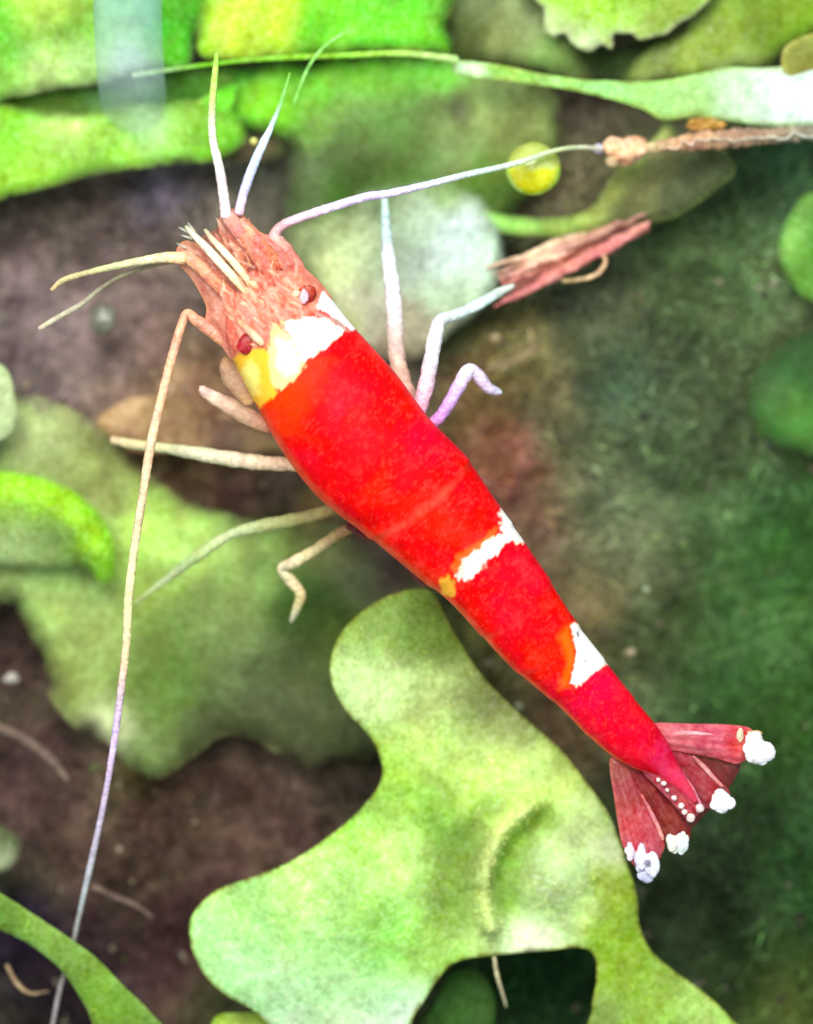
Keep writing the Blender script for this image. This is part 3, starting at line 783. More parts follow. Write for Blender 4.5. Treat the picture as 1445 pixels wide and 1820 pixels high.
bead = blob('bead', 948, 300, 1.0, 48, BEAD, col=(204, 222, 6), col2=(232, 214, 10), sx=1.0, sy=.95, sz=.8, lump=.04, seed=3, res=44)
q = inv(np.array([v_.co for v_ in bead.data.vertices]) + np.array(bead['_o']))
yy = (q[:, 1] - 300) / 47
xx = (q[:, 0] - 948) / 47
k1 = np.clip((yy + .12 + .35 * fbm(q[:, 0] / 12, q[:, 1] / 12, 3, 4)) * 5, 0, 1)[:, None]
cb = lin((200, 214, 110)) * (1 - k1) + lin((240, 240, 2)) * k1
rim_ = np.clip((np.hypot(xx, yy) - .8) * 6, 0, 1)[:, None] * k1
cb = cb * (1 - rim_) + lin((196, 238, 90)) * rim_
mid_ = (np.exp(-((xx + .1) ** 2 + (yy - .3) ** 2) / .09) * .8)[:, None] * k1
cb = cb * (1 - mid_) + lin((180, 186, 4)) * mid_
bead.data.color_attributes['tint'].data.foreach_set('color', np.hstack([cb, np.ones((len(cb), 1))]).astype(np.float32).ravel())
tag(bead, 'glossy round yellow bead crossed by the right antenna', 'bead')
b2 = blob('bead', 451, 251, .7, 7, BEAD, col=(226, 226, 130), lump=.1)
tag(b2, 'tiny cream bead between the two upright antennules', 'bead')
for (x, y, r_, c_, l_) in [(20, 1205, 14, (190, 180, 170), 'pale grit speck at the left border above the brown corner'),
                           (922, 1255, 9, (170, 176, 140), 'pale speck on the ground beside the belly of the shrimp'),
                           (1120, 1160, 11, (176, 160, 130), 'tan speck of grit right of the third white band'),
                           (880, 600, 10, (190, 170, 130), 'cream fleck on the ground right of the bent white leg'),
                           (1148, 1047, 6, (190, 206, 170), 'tiny pale green speck in the hair algae')]:
    b_ = blob('grit', x, y, -1.6 if x != 1148 else -1.7, r_, ROOT, col=c_, lump=.4, sy=.7, seed=int(x))
    tag(b_, l_, 'grit')
tube_b = tube('detritus_strip', [(868, 655, -1.5, 7), (900, 648, -1.45, 9), (930, 632, -1.45, 8), (956, 618, -1.5, 5)], ROOT, cols=[(136, 122, 84), (142, 126, 90)], bump=.6, flat=.5, seed=40)
tag(tube_b, 'short beige debris strip on the ground right of the hooked leg', 'debris')
for pts, c_, l_ in [
    ([(878, 1700, .75, 3), (884, 1735, .7, 4), (893, 1765, .5, 3), (900, 1790, .3, 1.5)], (206, 196, 150), 'fine cream hair hanging into the dark gap under the lobed leaf'),
    ([(12, 1715, -.3, 4), (28, 1745, -.2, 4.5), (52, 1765, -.2, 3.5), (86, 1762, -.4, 2)], (166, 140, 104), 'short tan hooked fibre in the bottom left corner'),
    ([(-20, 1285, -.9, 9), (40, 1312, -.8, 10), (85, 1345, -.8, 10), (120, 1385, -.9, 6)], (112, 92, 80), 'brown root thread on the dark soil at the left border'),
    ([(165, 1575, -.8, 5), (200, 1592, -.7, 6), (240, 1608, -.8, 5), (270, 1630, -.9, 3)], (120, 98, 86), 'faint brown root thread on the soil right of the long antenna'),
    ([(520, 190, .9, 1.5), (548, 120, 1.0, 2.5), (580, 80, 1.0, 2.5), (618, 55, 1.0, 1.5)], (150, 226, 110), 'thin light green filament curving over the vivid green leaf')]:
    t_ = tube('filament', pts, ROOT, cols=[c_], bump=.35, seed=int(pts[0][0]) % 50, sides=7)
    tag(t_, l_, 'filament')

# ------------------------------------------------------------------ the shrimp
SZ = 2.9
shrimp = empty('shrimp', P(780, 860, 0.9))
tag(shrimp, 'bright red shrimp with white bands crawling diagonally head up left over the leaves', 'shrimp')
perp = np.array([0.786, -0.617])
# (right edge px, py, full width, centre z)
st = [(452, 478, 18, 3.15), (478, 476, 70, 3.1), (503, 476, 128, 3.0), (535, 488, 172, 2.95), (575, 516, 203, 2.95), (628, 580, 222, 2.95), (700, 660, 245, 2.95), (760, 740, 241, 2.95),
      (830, 815, 224, 2.9), (890, 903, 193, 2.9), (930, 960, 172, 2.85), (970, 1020, 159, 2.8), (1020, 1100, 140, 2.75), (1080, 1180, 116, 2.7), (1130, 1245, 105, 2.65),
      (1165, 1287, 95, 2.6), (1186, 1318, 76, 2.56), (1202, 1350, 46, 2.55), (1217, 1378, 29, 2.55), (1232, 1404, 18, 2.52), (1240, 1422, 8, 2.5)]
S = catmull(np.array(st, float), False, 2.2)
n = len(S)
rx, ry, w, zc = S.T
cxp, cyp = rx - perp[0] * w / 2, ry - perp[1] * w / 2
Ls = np.concatenate([[0], np.cumsum(np.hypot(np.diff(cxp), np.diff(cyp)))])
kz = (H - zc) / H
pos = Pn(cxp, cyp, 0 * zc)
pos[:, :2] *= kz[:, None]
pos[:, 2] = zc
hw = w / 200.0 * kz
sides = 132
A = np.linspace(0, 2 * np.pi, sides, endpoint=False)
sv = np.array([perp[0], -perp[1], 0])
# axial position of the plate edges (fractions of the path)
edges_px = [(560, 665), (785, 872), (862, 985), (935, 1085), (1000, 1150), (1048, 1205), (1105, 1275)]
eL = [Ls[np.argmin((cxp - a) ** 2 + (cyp - b) ** 2)] for a, b in edges_px]
AA, LL = np.meshgrid(A, Ls)
HW = hw[:, None] * np.ones_like(AA)
arc = 16 * (np.cos(AA) ** 2)
rad = np.ones_like(AA)
for e in eL[1:]:
    dl = LL + arc - e
    rad += 0.022 * np.where(dl < 0, np.exp(dl / 26), np.exp(-dl / 5)) - 0.008 * np.exp(-((dl - 12) / 9) ** 2)
rad += 0.012 * fbm(LL / 40, AA * 3, 4, 3) + 0.10 * fbm(LL / 13, AA * 4.2, 3, 6) * np.clip(1 - (LL - 60) / 90, 0, 1)
side = np.cos(AA) * rad
vert = np.where(np.sin(AA) > 0, np.sin(AA) * 0.92, np.sin(AA) * 1.05) * rad
vert = np.sign(vert) * np.abs(vert) ** 0.92
V = pos[:, None, :] + (HW * side)[..., None] * sv[None, None, :] + (HW * vert)[..., None] * np.array([0, 0, 1.0])
V = V.reshape(-1, 3)
px, py = inv(V).T
lift = np.clip(1 - polydist(px, py, [(500, 640), (540, 605), (590, 580)], False) / 34, 0, 1) * np.clip(.5 + 2.2 * fbm(px / 12, py / 12, 2, 44), 0, 1.2)
lift += np.clip(1 - polydist(px, py, [(815, 1025), (860, 990), (915, 945)], False) / 16, 0, 1) * np.clip(.6 + 2 * fbm(px / 9, py / 9, 2, 45), 0, 1.2) * .6
V[:, 2] += np.where(np.sin(AA).ravel() > 0, lift * .07, 0)
ax_ = LL.ravel()
sa = np.sin(AA).ravel()
ca = np.cos(AA).ravel()
# base reds in soft blotches
N1 = fbm(px / 26, py / 26, 4, 11)
N2 = fbm(px / 11, py / 11, 4, 13)
N3 = fbm(px / 60, py / 60, 3, 15)
reds = blobs(px, py, (238, 4, 14), [(640, 640, 50, (240, 18, 22)), (600, 690, 50, (234, 13, 8)), (540, 740, 40, (242, 38, 12)), (700, 700, 50, (238, 16, 26)), (740, 780, 50, (230, 5, 40)), (640, 800, 60, (234, 2, 18)),
                                    (700, 840, 50, (232, 0, 6)), (800, 860, 40, (234, 18, 30)), (760, 930, 50, (238, 22, 16)), (820, 960, 40, (240, 28, 10)), (740, 980, 30, (238, 14, 20)), (880, 1020, 40, (238, 13, 34)), (940, 1010, 40, (238, 19, 36)),
                                    (900, 1100, 50, (230, 1, 20)), (960, 1080, 40, (236, 11, 36)), (990, 1170, 40, (238, 33, 14)), (1000, 1230, 30, (236, 22, 50)), (1060, 1220, 40, (234, 16, 66)), (1100, 1290, 40, (232, 7, 46)),
                                    (1060, 1280, 30, (232, 4, 50)), (1120, 1330, 30, (234, 22, 40)), (1150, 1325, 24, (222, 40, 80)), (1175, 1340, 20, (218, 56, 96)), (1200, 1370, 20, (222, 80, 112), 3), (1225, 1405, 20, (220, 90, 110), 3)], warp=14, wscale=40, seed=41)
reds = reds * np.array([.97, .55, .8])
lightred = lin((248, 38, 36))
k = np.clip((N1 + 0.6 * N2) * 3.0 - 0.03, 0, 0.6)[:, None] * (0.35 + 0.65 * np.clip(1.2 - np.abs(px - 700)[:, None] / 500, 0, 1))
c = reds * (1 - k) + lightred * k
dk = np.clip(-(N2 + 0.8 * N1) * 3.4 - 0.15, 0, 0.7)[:, None]
c = c * (1 - dk) + lin((206, 0, 12)) * dk
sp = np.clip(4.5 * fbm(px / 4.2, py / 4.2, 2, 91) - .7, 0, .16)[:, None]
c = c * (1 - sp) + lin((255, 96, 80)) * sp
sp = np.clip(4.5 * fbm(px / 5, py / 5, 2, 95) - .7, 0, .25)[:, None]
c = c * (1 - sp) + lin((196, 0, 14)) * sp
# pale plate edge behind the carapace
dl = ax_ + arc.ravel() - eL[1]
k = (np.exp(-((dl - 5) / 7) ** 2) * np.clip(sa * 1.4 - .3, 0, 1) * np.clip(.7 + 2 * N1, 0, 1))[:, None] * .85
c = c * (1 - k) + lin((255, 84, 66)) * k
for e in eL[2:]:
    dl = ax_ + arc.ravel() - e
    k = (np.exp(-((dl + 2) / 3.0) ** 2) * np.clip(.5 + 2 * N2, 0, 1))[:, None] * .3
    c = c * (1 - k) + lin((150, 0, 16)) * k
    k = (np.exp(-((dl - 5) / 5) ** 2) * np.clip(.5 + 2 * N1, 0, 1))[:, None] * .35
    c = c * (1 - k) + lin((252, 66, 60)) * k
# thin translucent lower margins, pinkish
m_l = np.clip((-ca - 0.86) / 0.12, 0, 1) * np.clip((ax_ - 160) / 60, 0, 1)
k = (m_l * np.clip(.75 + 1.5 * N1, 0, 1))[:, None] * .95
c = c * (1 - k) + lin((252, 104, 78)) * k
m_r = (np.clip((ca - 0.93) / 0.06, 0, 1) * np.clip((ax_ - 160) / 60, 0, 1))[:, None] * .4
c = c * (1 - m_r) + lin((250, 60, 80)) * m_r
# head: salmon, streaked along the axis
along = (px * 0.617 + py * 0.786)
across = (px * 0.786 - py * 0.617)
hs = fbm(across / 7, along / 34, 4, 51)
hb = fbm(px / 16, py / 16, 4, 52)
hk = np.clip((628 - along + 22 * fbm(px / 30, py / 30, 3, 55)) / 26 + 0.0, 0, 1)
hk = np.clip((along * 0 + (785 - along) / 14 + 2.5 * fbm(px / 22, py / 22, 3, 56)), 0, 1)
hc = lin((222, 112, 88)) * np.ones((len(px), 1))
w1 = np.clip(.35 + 2.4 * hs, 0, 1)[:, None]
hc = hc * (1 - w1) + lin((238, 170, 150)) * w1
w2 = np.clip(-2.6 * hb - .18, 0, .8)[:, None]
hc = hc * (1 - w2) + lin((196, 80, 52)) * w2
w3 = np.clip(3.0 * fbm(px / 7, py / 7, 3, 58) - .25, 0, .7)[:, None]
hc = hc * (1 - w3) + lin((240, 180, 156)) * w3
w4 = np.clip(3.0 * fbm(px / 9 + 40, py / 9, 3, 59) - .35, 0, .7)[:, None]
hc = hc * (1 - w4) + lin((198, 60, 34)) * w4
hk = hk[:, None]
c = c * (1 - hk) + hc * hk


def patch(c, poly, col, jag=7, jscale=9, soft=2.0, top=-0.15, seed=0, k=1.0, shrink=0, edge=None):
    jx = px + jag * 2 * fbm(px / jscale, py / jscale, 3, seed + 60)
    jy = py + jag * 2 * fbm(px / jscale, py / jscale, 3, seed + 70)
    d = polydist(jx, jy, poly)
    ins = inpoly(jx, jy, poly)
    sd = np.where(ins, d, -d)
    w = (np.clip((sd - shrink) / soft + .5, 0, 1) * (sa > top) * k)[:, None]
    if edge is not None:
        e_ = np.clip(1 - (sd - shrink) / 7, 0, 1)[:, None] * np.clip(.5 + 2 * fbm(px / 9, py / 9, 2, seed + 90), 0, 1)[:, None]
        return c * (1 - w) + (lin(col)[None, :] * (1 - e_) + lin(edge)[None, :] * e_) * w, w[:, 0]
    return c * (1 - w) + lin(col)[None, :] * w, w[:, 0]


WHITE = (254, 250, 246)
c, _ = patch(c, [(440, 640), (560, 625), (600, 640), (560, 700), (530, 770), (490, 770), (450, 735)], (240, 60, 10), 10, 20, 26, seed=1, k=.6)
c, _ = patch(c, [(412, 640), (425, 626), (470, 618), (486, 640), (492, 700), (462, 726), (440, 700), (424, 668)], (250, 188, 56), 6, 10, 6, top=-.6, seed=2)
c, _ = patch(c, [(424, 660), (445, 640), (462, 660), (460, 700), (445, 700)], (252, 226, 120), 6, 10, 10, top=-.6, seed=22)
c, _ = patch(c, [(482, 578), (500, 572), (515, 596), (537, 631), (542, 650), (524, 674), (500, 695), (484, 680), (476, 655), (478, 618)], (236, 208, 140), 6, 10, 3, seed=3)
c, _ = patch(c, [(492, 600), (512, 606), (536, 636), (530, 660), (506, 670), (488, 650)], (246, 236, 196), 6, 10, 6, seed=33, k=.9)
c, _ = patch(c, [(512, 568), (550, 562), (580, 566), (615, 586), (594, 608), (556, 632), (538, 640), (524, 612), (508, 590)], WHITE, 8, 10, 3.5, seed=4, edge=(246, 220, 160))
c, _ = patch(c, [(562, 545), (571, 520), (582, 510), (606, 540), (640, 578), (624, 588), (604, 572), (580, 556)], WHITE, 2.5, 9, 2.5, top=-.5, seed=5)
c, _ = patch(c, [(562, 552), (600, 570), (622, 590), (612, 588), (590, 572), (560, 560)], (170, 150, 140), 2, 9, 3, seed=6, k=.9)
c, _ = patch(c, [(884, 912), (900, 900), (960, 960), (930, 965), (902, 966), (884, 986), (860, 1008), (842, 1028), (812, 1036), (806, 1020), (820, 994), (848, 974), (868, 955), (890, 944)], WHITE, 9, 9, 3.5, top=-.4, seed=7, shrink=2.5, edge=(250, 206, 170))
c, _ = patch(c, [(780, 1028), (800, 1020), (808, 1036), (807, 1060), (786, 1058)], (252, 176, 60), 5, 10, 5, top=-.5, seed=8)
c, _ = patch(c, [(800, 1010), (815, 985), (850, 965), (870, 945), (888, 930), (884, 955), (850, 985), (812, 1030)], (252, 150, 50), 6, 10, 8, seed=81, k=.35)
c, _ = patch(c, [(992, 1130), (1012, 1110), (1024, 1175), (1010, 1220), (992, 1225), (1006, 1175)], (250, 110, 20), 6, 12, 14, seed=9, k=.7)
c, _ = patch(c, [(1012, 1118), (1020, 1104), (1060, 1120), (1100, 1180), (1078, 1182), (1054, 1198), (1028, 1223), (1012, 1214), (1022, 1176), (1024, 1150)], WHITE, 6, 10, 3.5, top=-.4, seed=10, shrink=1, edge=(250, 210, 180))
c, _ = patch(c, [(1024, 1124), (1028, 1122), (1030, 1132), (1026, 1132)], (150, 130, 140), 1, 9, 2, seed=11)
c, _ = patch(c, [(1036, 1176), (1044, 1168), (1046, 1174), (1038, 1180)], (190, 180, 190), 1, 9, 2, seed=12)
f = []
for i in range(n - 1):
    for j in range(sides):
        q = (j + 1) % sides
        f.append([i * sides + j, (i + 1) * sides + j, (i + 1) * sides + q, i * sides + q])
f.append([j for j in range(sides)])
f.append([(n - 1) * sides + j for j in reversed(range(sides))])
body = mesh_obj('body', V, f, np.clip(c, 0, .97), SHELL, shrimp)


def top_z(qx, qy):
    d = (px - qx) ** 2 + (py - qy) ** 2 + (sa < 0) * 1e6
    return float(V[np.argmin(d), 2])


# eyes on short stalks
for ex, ey, rr, hx, hy in [(541, 530, 20, 538, 528), (443, 606, 20, 452, 598)]:
    z_ = top_z(ex, ey)
    blob('eye', ex, ey, z_ - .04, rr, EYE, shrimp, col=(116, 12, 8), col2=(190, 50, 34), sx=1.2, sy=.8, sz=.4, lump=.16, seed=ex, rot=.9, res=36)
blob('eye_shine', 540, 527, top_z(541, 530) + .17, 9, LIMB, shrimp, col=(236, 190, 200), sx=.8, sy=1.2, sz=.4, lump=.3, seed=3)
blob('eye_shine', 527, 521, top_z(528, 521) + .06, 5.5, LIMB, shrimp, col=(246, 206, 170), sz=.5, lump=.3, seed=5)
tube('head_ridge', [(424, 570, 3.6, 4), (440, 586, 3.75, 6), (458, 602, 3.85, 7), (466, 612, 3.85, 4)], LIMB, shrimp, cols=[(240, 170, 130, .9), (248, 206, 170, 1)], bump=.25, flat=.6, seed=4)
for i, pp in enumerate([[(470, 545), (500, 580), (520, 600)], [(505, 500), (520, 520), (528, 545)], [(415, 560), (425, 590), (430, 610)], [(485, 500), (500, 530), (505, 560)], [(455, 560), (475, 590), (480, 615)], [(540, 498), (556, 516), (566, 540)]]):
    tube('head_ridge', [(x, y, top_z(x, y) - .01, [2, 4, 2][j]) for j, (x, y) in enumerate(pp)], LIMB, shrimp, cols=[(232, 168, 140, .5), (236, 160, 130, .6), (220, 130, 100, .4)], bump=.4, flat=.7, seed=50 + i)


# antennal scales, antennular peduncles, rostral blades
def blade(name, outline, z0, z1, cols, parent, m, seed, alpha=.9, ribs=0, thick=.05, axis=None, edge=None, step=4, items=None):
    ol = catmull(outline, True, step)
    x0, y0 = ol.min(0)
    x1, y1 = ol.max(0)
    gx, gy = np.meshgrid(np.arange(x0, x1, step), np.arange(y0, y1, step))
    gx, gy = gx.ravel(), gy.ravel()
    ok = inpoly(gx, gy, ol)
    gx, gy = gx[ok], gy[ok]
    ok = polydist(gx, gy, ol) > step * .4
    pts = np.vstack([ol, np.stack([gx[ok], gy[ok]], -1)])
    nn = len(ol)
    co, _, fa, _, _, _ = geometry.delaunay_2d_cdt([Vector((float(a), float(-b))) for a, b in pts], [(i, (i + 1) % nn) for i in range(nn)], [], 1, 1e-4)
    q = np.array([(t.x, -t.y) for t in co])
    qx, qy = q.T
    a0, a1 = np.array(axis[0], float), np.array(axis[1], float)
    d = a1 - a0
    L = np.hypot(*d)
    u = ((qx - a0[0]) * d[0] + (qy - a0[1]) * d[1]) / L / L
    s = ((qx - a0[0]) * d[1] - (qy - a0[1]) * d[0]) / L
    dd = polydist(qx, qy, ol)
    zz = z0 + (z1 - z0) * np.clip(u, -.2, 1.2) + .10 * np.clip(dd / 14, 0, 1)
    if ribs:
        zz = zz + .014 * np.sin(s / ribs * 2 * np.pi)
    xyz = Pn(qx, qy, (z0 + z1) / 2)
    xyz[:, 2] = zz
    fib = fbm(s / 3.2, u * L / 40, 3, seed)
    mo = fbm(qx / 14, qy / 14, 3, seed + 1)
    cc = blobs(qx, qy, cols[0], items or [], warp=6, wscale=20, seed=seed) if items else np.tile(lin(cols[0]), (len(qx), 1))
    w = np.clip(.4 + 2.2 * fib, 0, 1)[:, None] * .38
    cc = cc * (1 - w) + lin(cols[1]) * w
    w = np.clip(-2.2 * mo - .15, 0, .5)[:, None]
    cc = cc * (1 - w) + lin(cols[2]) * w
    if edge is not None:
        w = (np.exp(-(dd / 3.5) ** 2) * .75)[:, None]
        cc = cc * (1 - w) + lin(edge) * w
    al = np.clip(alpha + .25 * fib + .25 * np.exp(-(dd / 4) ** 2), .1, 1)[:, None]
    cc = np.hstack([np.clip(cc, 0, .95), al])
    nv = len(xyz)
    low = xyz.copy()
    low[:, 2] -= thick
    faces = [list(t) for t in fa] + [[i + nv for i in reversed(t)] for t in fa]
    cnt = {}
    for t in fa:
        for i in range(len(t)):
            cnt[(t[i], t[(i + 1) % len(t)])] = 1
    for (i, j) in list(cnt):
        if (j, i) not in cnt:
            faces.append([j, i, i + nv, j + nv])
    return mesh_obj(name, np.vstack([xyz, low]), faces, np.vstack([cc, cc]), m, parent)


blade('antennal_scale', [(314, 444), (330, 428), (364, 440), (408, 474), (446, 508), (480, 555), (460, 600), (420, 640), (398, 622), (386, 596), (366, 570), (366, 545), (352, 515), (336, 490), (316, 468)], 3.1, 3.0,
      [(230, 146, 120), (244, 190, 164), (204, 104, 78)], shrimp, FIN, 71, alpha=.62, axis=((320, 445), (460, 600)), edge=(246, 176, 130))
blade('antennal_scale', [(388, 394), (400, 376), (424, 372), (440, 390), (466, 414), (490, 420), (512, 436), (534, 468), (572, 505), (590, 540), (540, 560), (500, 590), (470, 540), (458, 508), (430, 476), (404, 446), (392, 418)], 3.15, 3.05,
      [(228, 140, 120), (242, 180, 160), (204, 98, 80)], shrimp, FIN, 72, alpha=.62, axis=((405, 385), (540, 560)), edge=(240, 150, 120))
tube('antennule_stalk', [(404, 382, 3.35, 12), (420, 404, 3.4, 14), (444, 432, 3.4, 14), (470, 468, 3.4, 16), (500, 510, 3.35, 14)], LIMB, shrimp, cols=[(236, 170, 156, .8), (220, 134, 114, .7), (222, 134, 108, .65), (216, 116, 90, .6)], bump=.35, seed=61, flat=.6)
tube('antennule_stalk', [(428, 392, 3.4, 7), (446, 414, 3.45, 8), (470, 440, 3.45, 9), (500, 474, 3.4, 8)], LIMB, shrimp, cols=[(244, 170, 140, .9), (236, 130, 96, .9), (226, 110, 76, .8)], bump=.3, seed=62, flat=.6)
tube('antennule_stalk', [(322, 450, 3.3, 10), (350, 468, 3.3, 12), (384, 500, 3.3, 13), (420, 540, 3.3, 12), (440, 570, 3.3, 9)], LIMB, shrimp, cols=[(240, 176, 140, .85), (228, 148, 114, .7), (216, 120, 88, .6)], bump=.35, seed=63, flat=.6)
# cream rostral blades
tube('rostrum_blade', [(330, 402, 3.5, 3), (345, 418, 3.55, 5), (372, 446, 3.6, 7), (405, 482, 3.6, 7), (432, 512, 3.55, 6.5), (452, 535, 3.5, 3.5)], LIMB, shrimp, cols=[(220, 214, 184, .7), (246, 236, 206, 1), (240, 216, 176, 1), (246, 190, 150, 1)], bump=.15, flat=.7, seed=64)
tube('rostrum_blade', [(364, 408, 3.5, 3), (380, 428, 3.55, 5), (408, 458, 3.6, 6), (440, 496, 3.6, 7), (458, 516, 3.55, 8), (466, 534, 3.5, 4)], LIMB, shrimp, cols=[(210, 200, 160, .7), (244, 232, 196, 1), (240, 210, 160, 1), (246, 180, 140, 1)], bump=.15, flat=.7, seed=65)
for k_, (a, b) in enumerate([((336, 414), (318, 404)), ((342, 424), (322, 418)), ((346, 412), (334, 396)), ((330, 440), (314, 432)), ((352, 428), (340, 404))]):
    tube('bristle', [(a[0], a[1], 3.4, 2.5), ((a[0] + b[0]) / 2, (a[1] + b[1]) / 2, 3.42, 2.2), (b[0], b[1], 3.4, 1)], LIMB, shrimp, cols=[(220, 206, 180, .7), (190, 200, 200, .4)], bump=.3, seed=66 + k_, sides=6)

blade('mouth_plate', [(350, 430), (372, 414), (396, 404), (430, 430), (470, 470), (500, 520), (480, 570), (440, 570), (400, 520), (366, 470)], 2.85, 2.85,
      [(150, 92, 72), (190, 128, 104), (110, 60, 46)], shrimp, FIN, 73, alpha=.5, axis=((360, 420), (480, 560)), edge=(190, 120, 96))
rr = np.random.RandomState(88)
VV, FF, CC = [], [], []
for k in range(300):
    t_, u_ = rr.rand(), rr.uniform(-1, 1)
    bx_, by_ = 385 + 125 * t_ + 75 * (.75 + .25 * t_) * .786 * u_, 425 + 150 * t_ - 75 * (.75 + .25 * t_) * .617 * u_
    a = math.atan2(-.786, -.617) + rr.normal(0, .35)
    ln = rr.uniform(12, 34)
    x2, y2 = bx_ + math.cos(a) * ln, by_ + math.sin(a) * ln
    z_ = 3.25 + .75 * t_ * math.sqrt(max(0, 1 - .8 * u_ * u_)) + rr.uniform(-.08, .05)
    w_ = rr.uniform(1.2, 3.6)
    nx_, ny_ = -math.sin(a) * w_, math.cos(a) * w_
    b = len(VV)
    xm, ym = (bx_ + x2) / 2 + rr.normal(0, 2), (by_ + y2) / 2 + rr.normal(0, 2)
    VV += [P(bx_ - nx_, by_ - ny_, z_), P(bx_ + nx_, by_ + ny_, z_), P(xm + nx_, ym + ny_, z_ + .05), P(xm - nx_, ym - ny_, z_ + .05), P(x2, y2, z_ - .02)]
    FF += [[b, b + 1, b + 2, b + 3], [b + 3, b + 2, b + 4]]
    CC += [np.append(lin([(244, 190, 164), (228, 120, 92), (196, 84, 58), (250, 214, 180), (238, 150, 122)][rr.randint(5)]), rr.uniform(.2, .55))] * 5
hs_ = mesh_obj('head_setae', VV, FF, np.array(CC), LIMB, shrimp, smooth=False)
hs_['kind'] = 'stuff'
# antennules (four whips)
AN = dict(m=LIMB, parent=shrimp, bump=.13, sides=9, step=3)
tube('antennule', [(402, 386, 3.4, 9), (398, 350, 3.4, 9), (390, 300, 3.4, 8), (378, 245, 3.3, 7), (377, 190, 3.2, 6.5), (382, 130, 3.1, 5.5), (385, 95, 3.0, 3.5)], cols=[(246, 214, 220, 1), (240, 226, 224, 1), (226, 232, 200, .95), (190, 226, 110, .8), (180, 226, 90, .7)], seed=1, beads=0, **AN)
tube('antennule', [(424, 380, 3.4, 8), (434, 340, 3.4, 8), (452, 290, 3.35, 8), (470, 250, 3.3, 7), (482, 225, 3.2, 5), (500, 180, 3.1, 3.5), (515, 130, 3.0, 2.5)], cols=[(230, 190, 210, 1), (200, 206, 246, 1), (206, 220, 250, 1), (214, 234, 240, .95), (150, 226, 120, .5), (140, 220, 100, .3)], seed=2, beads=0, **AN)
tube('antennule', [(328, 458, 3.3, 11), (290, 458, 3.3, 9), (250, 464, 3.2, 7), (200, 474, 3.1, 6), (150, 486, 3.0, 5), (112, 498, 2.9, 5), (92, 515, 2.8, 3.5)], cols=[(250, 196, 146, 1), (232, 222, 176, 1), (214, 214, 160, .95), (206, 196, 140, .9), (226, 200, 150, 1)], seed=3, beads=0, **AN)
tube('antennule', [(318, 462, 3.1, 5), (270, 472, 3.0, 4), (220, 488, 2.9, 4), (180, 512, 2.8, 4), (145, 540, 2.7, 5), (100, 566, 2.6, 5), (70, 584, 2.5, 4)], cols=[(190, 170, 130, .7), (150, 142, 110, .6), (156, 150, 120, .7), (190, 180, 156, .9), (226, 210, 180, 1)], seed=4, beads=0, **AN)
# antennae (long whips)
tube('antenna', [(548, 508, 2.95, 12), (524, 470, 3.0, 16), (502, 440, 3.05, 17), (488, 420, 3.1, 12), (500, 402, 3.1, 9), (530, 388, 3.1, 9), (590, 368, 3.0, 9), (650, 350, 2.9, 8.5), (690, 344, 2.8, 8), (760, 328, 2.6, 7), (830, 310, 2.3, 6.5), (890, 297, 1.9, 6), (930, 286, 1.75, 5.5), (985, 268, 1.5, 5), (1030, 262, 1.1, 5), (1070, 264, .75, 4.5)],
     cols=[(230, 140, 110, .9), (226, 150, 130, .9), (232, 190, 206, .95), (240, 220, 246, 1), (222, 206, 250, 1), (226, 214, 250, 1), (226, 238, 246, 1), (220, 244, 230, 1), (216, 240, 206, .95), (216, 230, 170, .9), (232, 226, 214, .95)], seed=5, beads=0, **AN)
tube('antenna', [(410, 612, 2.9, 16), (380, 590, 2.95, 15), (350, 570, 3.0, 12), (332, 556, 3.05, 8), (322, 580, 3.1, 9), (304, 640, 3.1, 9), (284, 720, 3.1, 9), (268, 790, 3.05, 9.5), (254, 880, 3.0, 8.5), (238, 980, 2.9, 8.5), (228, 1070, 2.8, 9), (224, 1150, 2.7, 8), (212, 1250, 2.5, 7.5), (198, 1350, 2.2, 6.5), (180, 1450, 1.8, 6), (158, 1550, 1.3, 6.5), (140, 1630, .9, 5), (124, 1700, .5, 5), (106, 1760, .3, 5), (92, 1830, .2, 4.5), (80, 1900, .2, 3)],
     cols=[(232, 150, 116, .9), (240, 176, 140, .95), (246, 190, 150, 1), (244, 206, 166, 1), (236, 208, 168, 1), (236, 222, 172, 1), (232, 232, 170, 1), (240, 206, 170, 1), (226, 200, 246, 1), (236, 206, 240, 1), (214, 200, 220, 1), (200, 206, 206, .95), (180, 170, 160, .95), (170, 160, 160, .95), (150, 150, 140, .9)], seed=6, beads=0, **AN)

# legs
LG = dict(m=LIMB, parent=shrimp, bump=.11, sides=14, step=3)
tube('walking_leg', [(730, 720, 2.2, 17), (706, 640, 2.0, 17), (702, 570, 1.9, 17), (697, 510, 1.8, 16), (690, 455, 1.6, 14), (686, 400, 1.3, 10), (683, 345, 1.0, 7)],
     cols=[(226, 176, 156, .75), (232, 190, 172, .7), (232, 214, 206, .7), (240, 226, 232, .95), (234, 236, 236, .95), (214, 236, 236, .9), (206, 236, 220, .85)], seed=7, beads=40, **LG)
tube('walking_leg', [(740, 740, 2.4, 15), (756, 690, 2.4, 16), (766, 640, 2.4, 15), (774, 596, 2.3, 15), (784, 570, 2.2, 13), (820, 556, 1.9, 11), (860, 536, 1.6, 11), (890, 518, 1.3, 9), (912, 508, 1.1, 5)],
     cols=[(236, 170, 190, 1), (238, 200, 216, 1), (232, 226, 236, 1), (234, 236, 236, 1), (226, 246, 244, 1), (222, 244, 238, 1), (236, 236, 220, .9)], seed=8, beads=38, **LG)
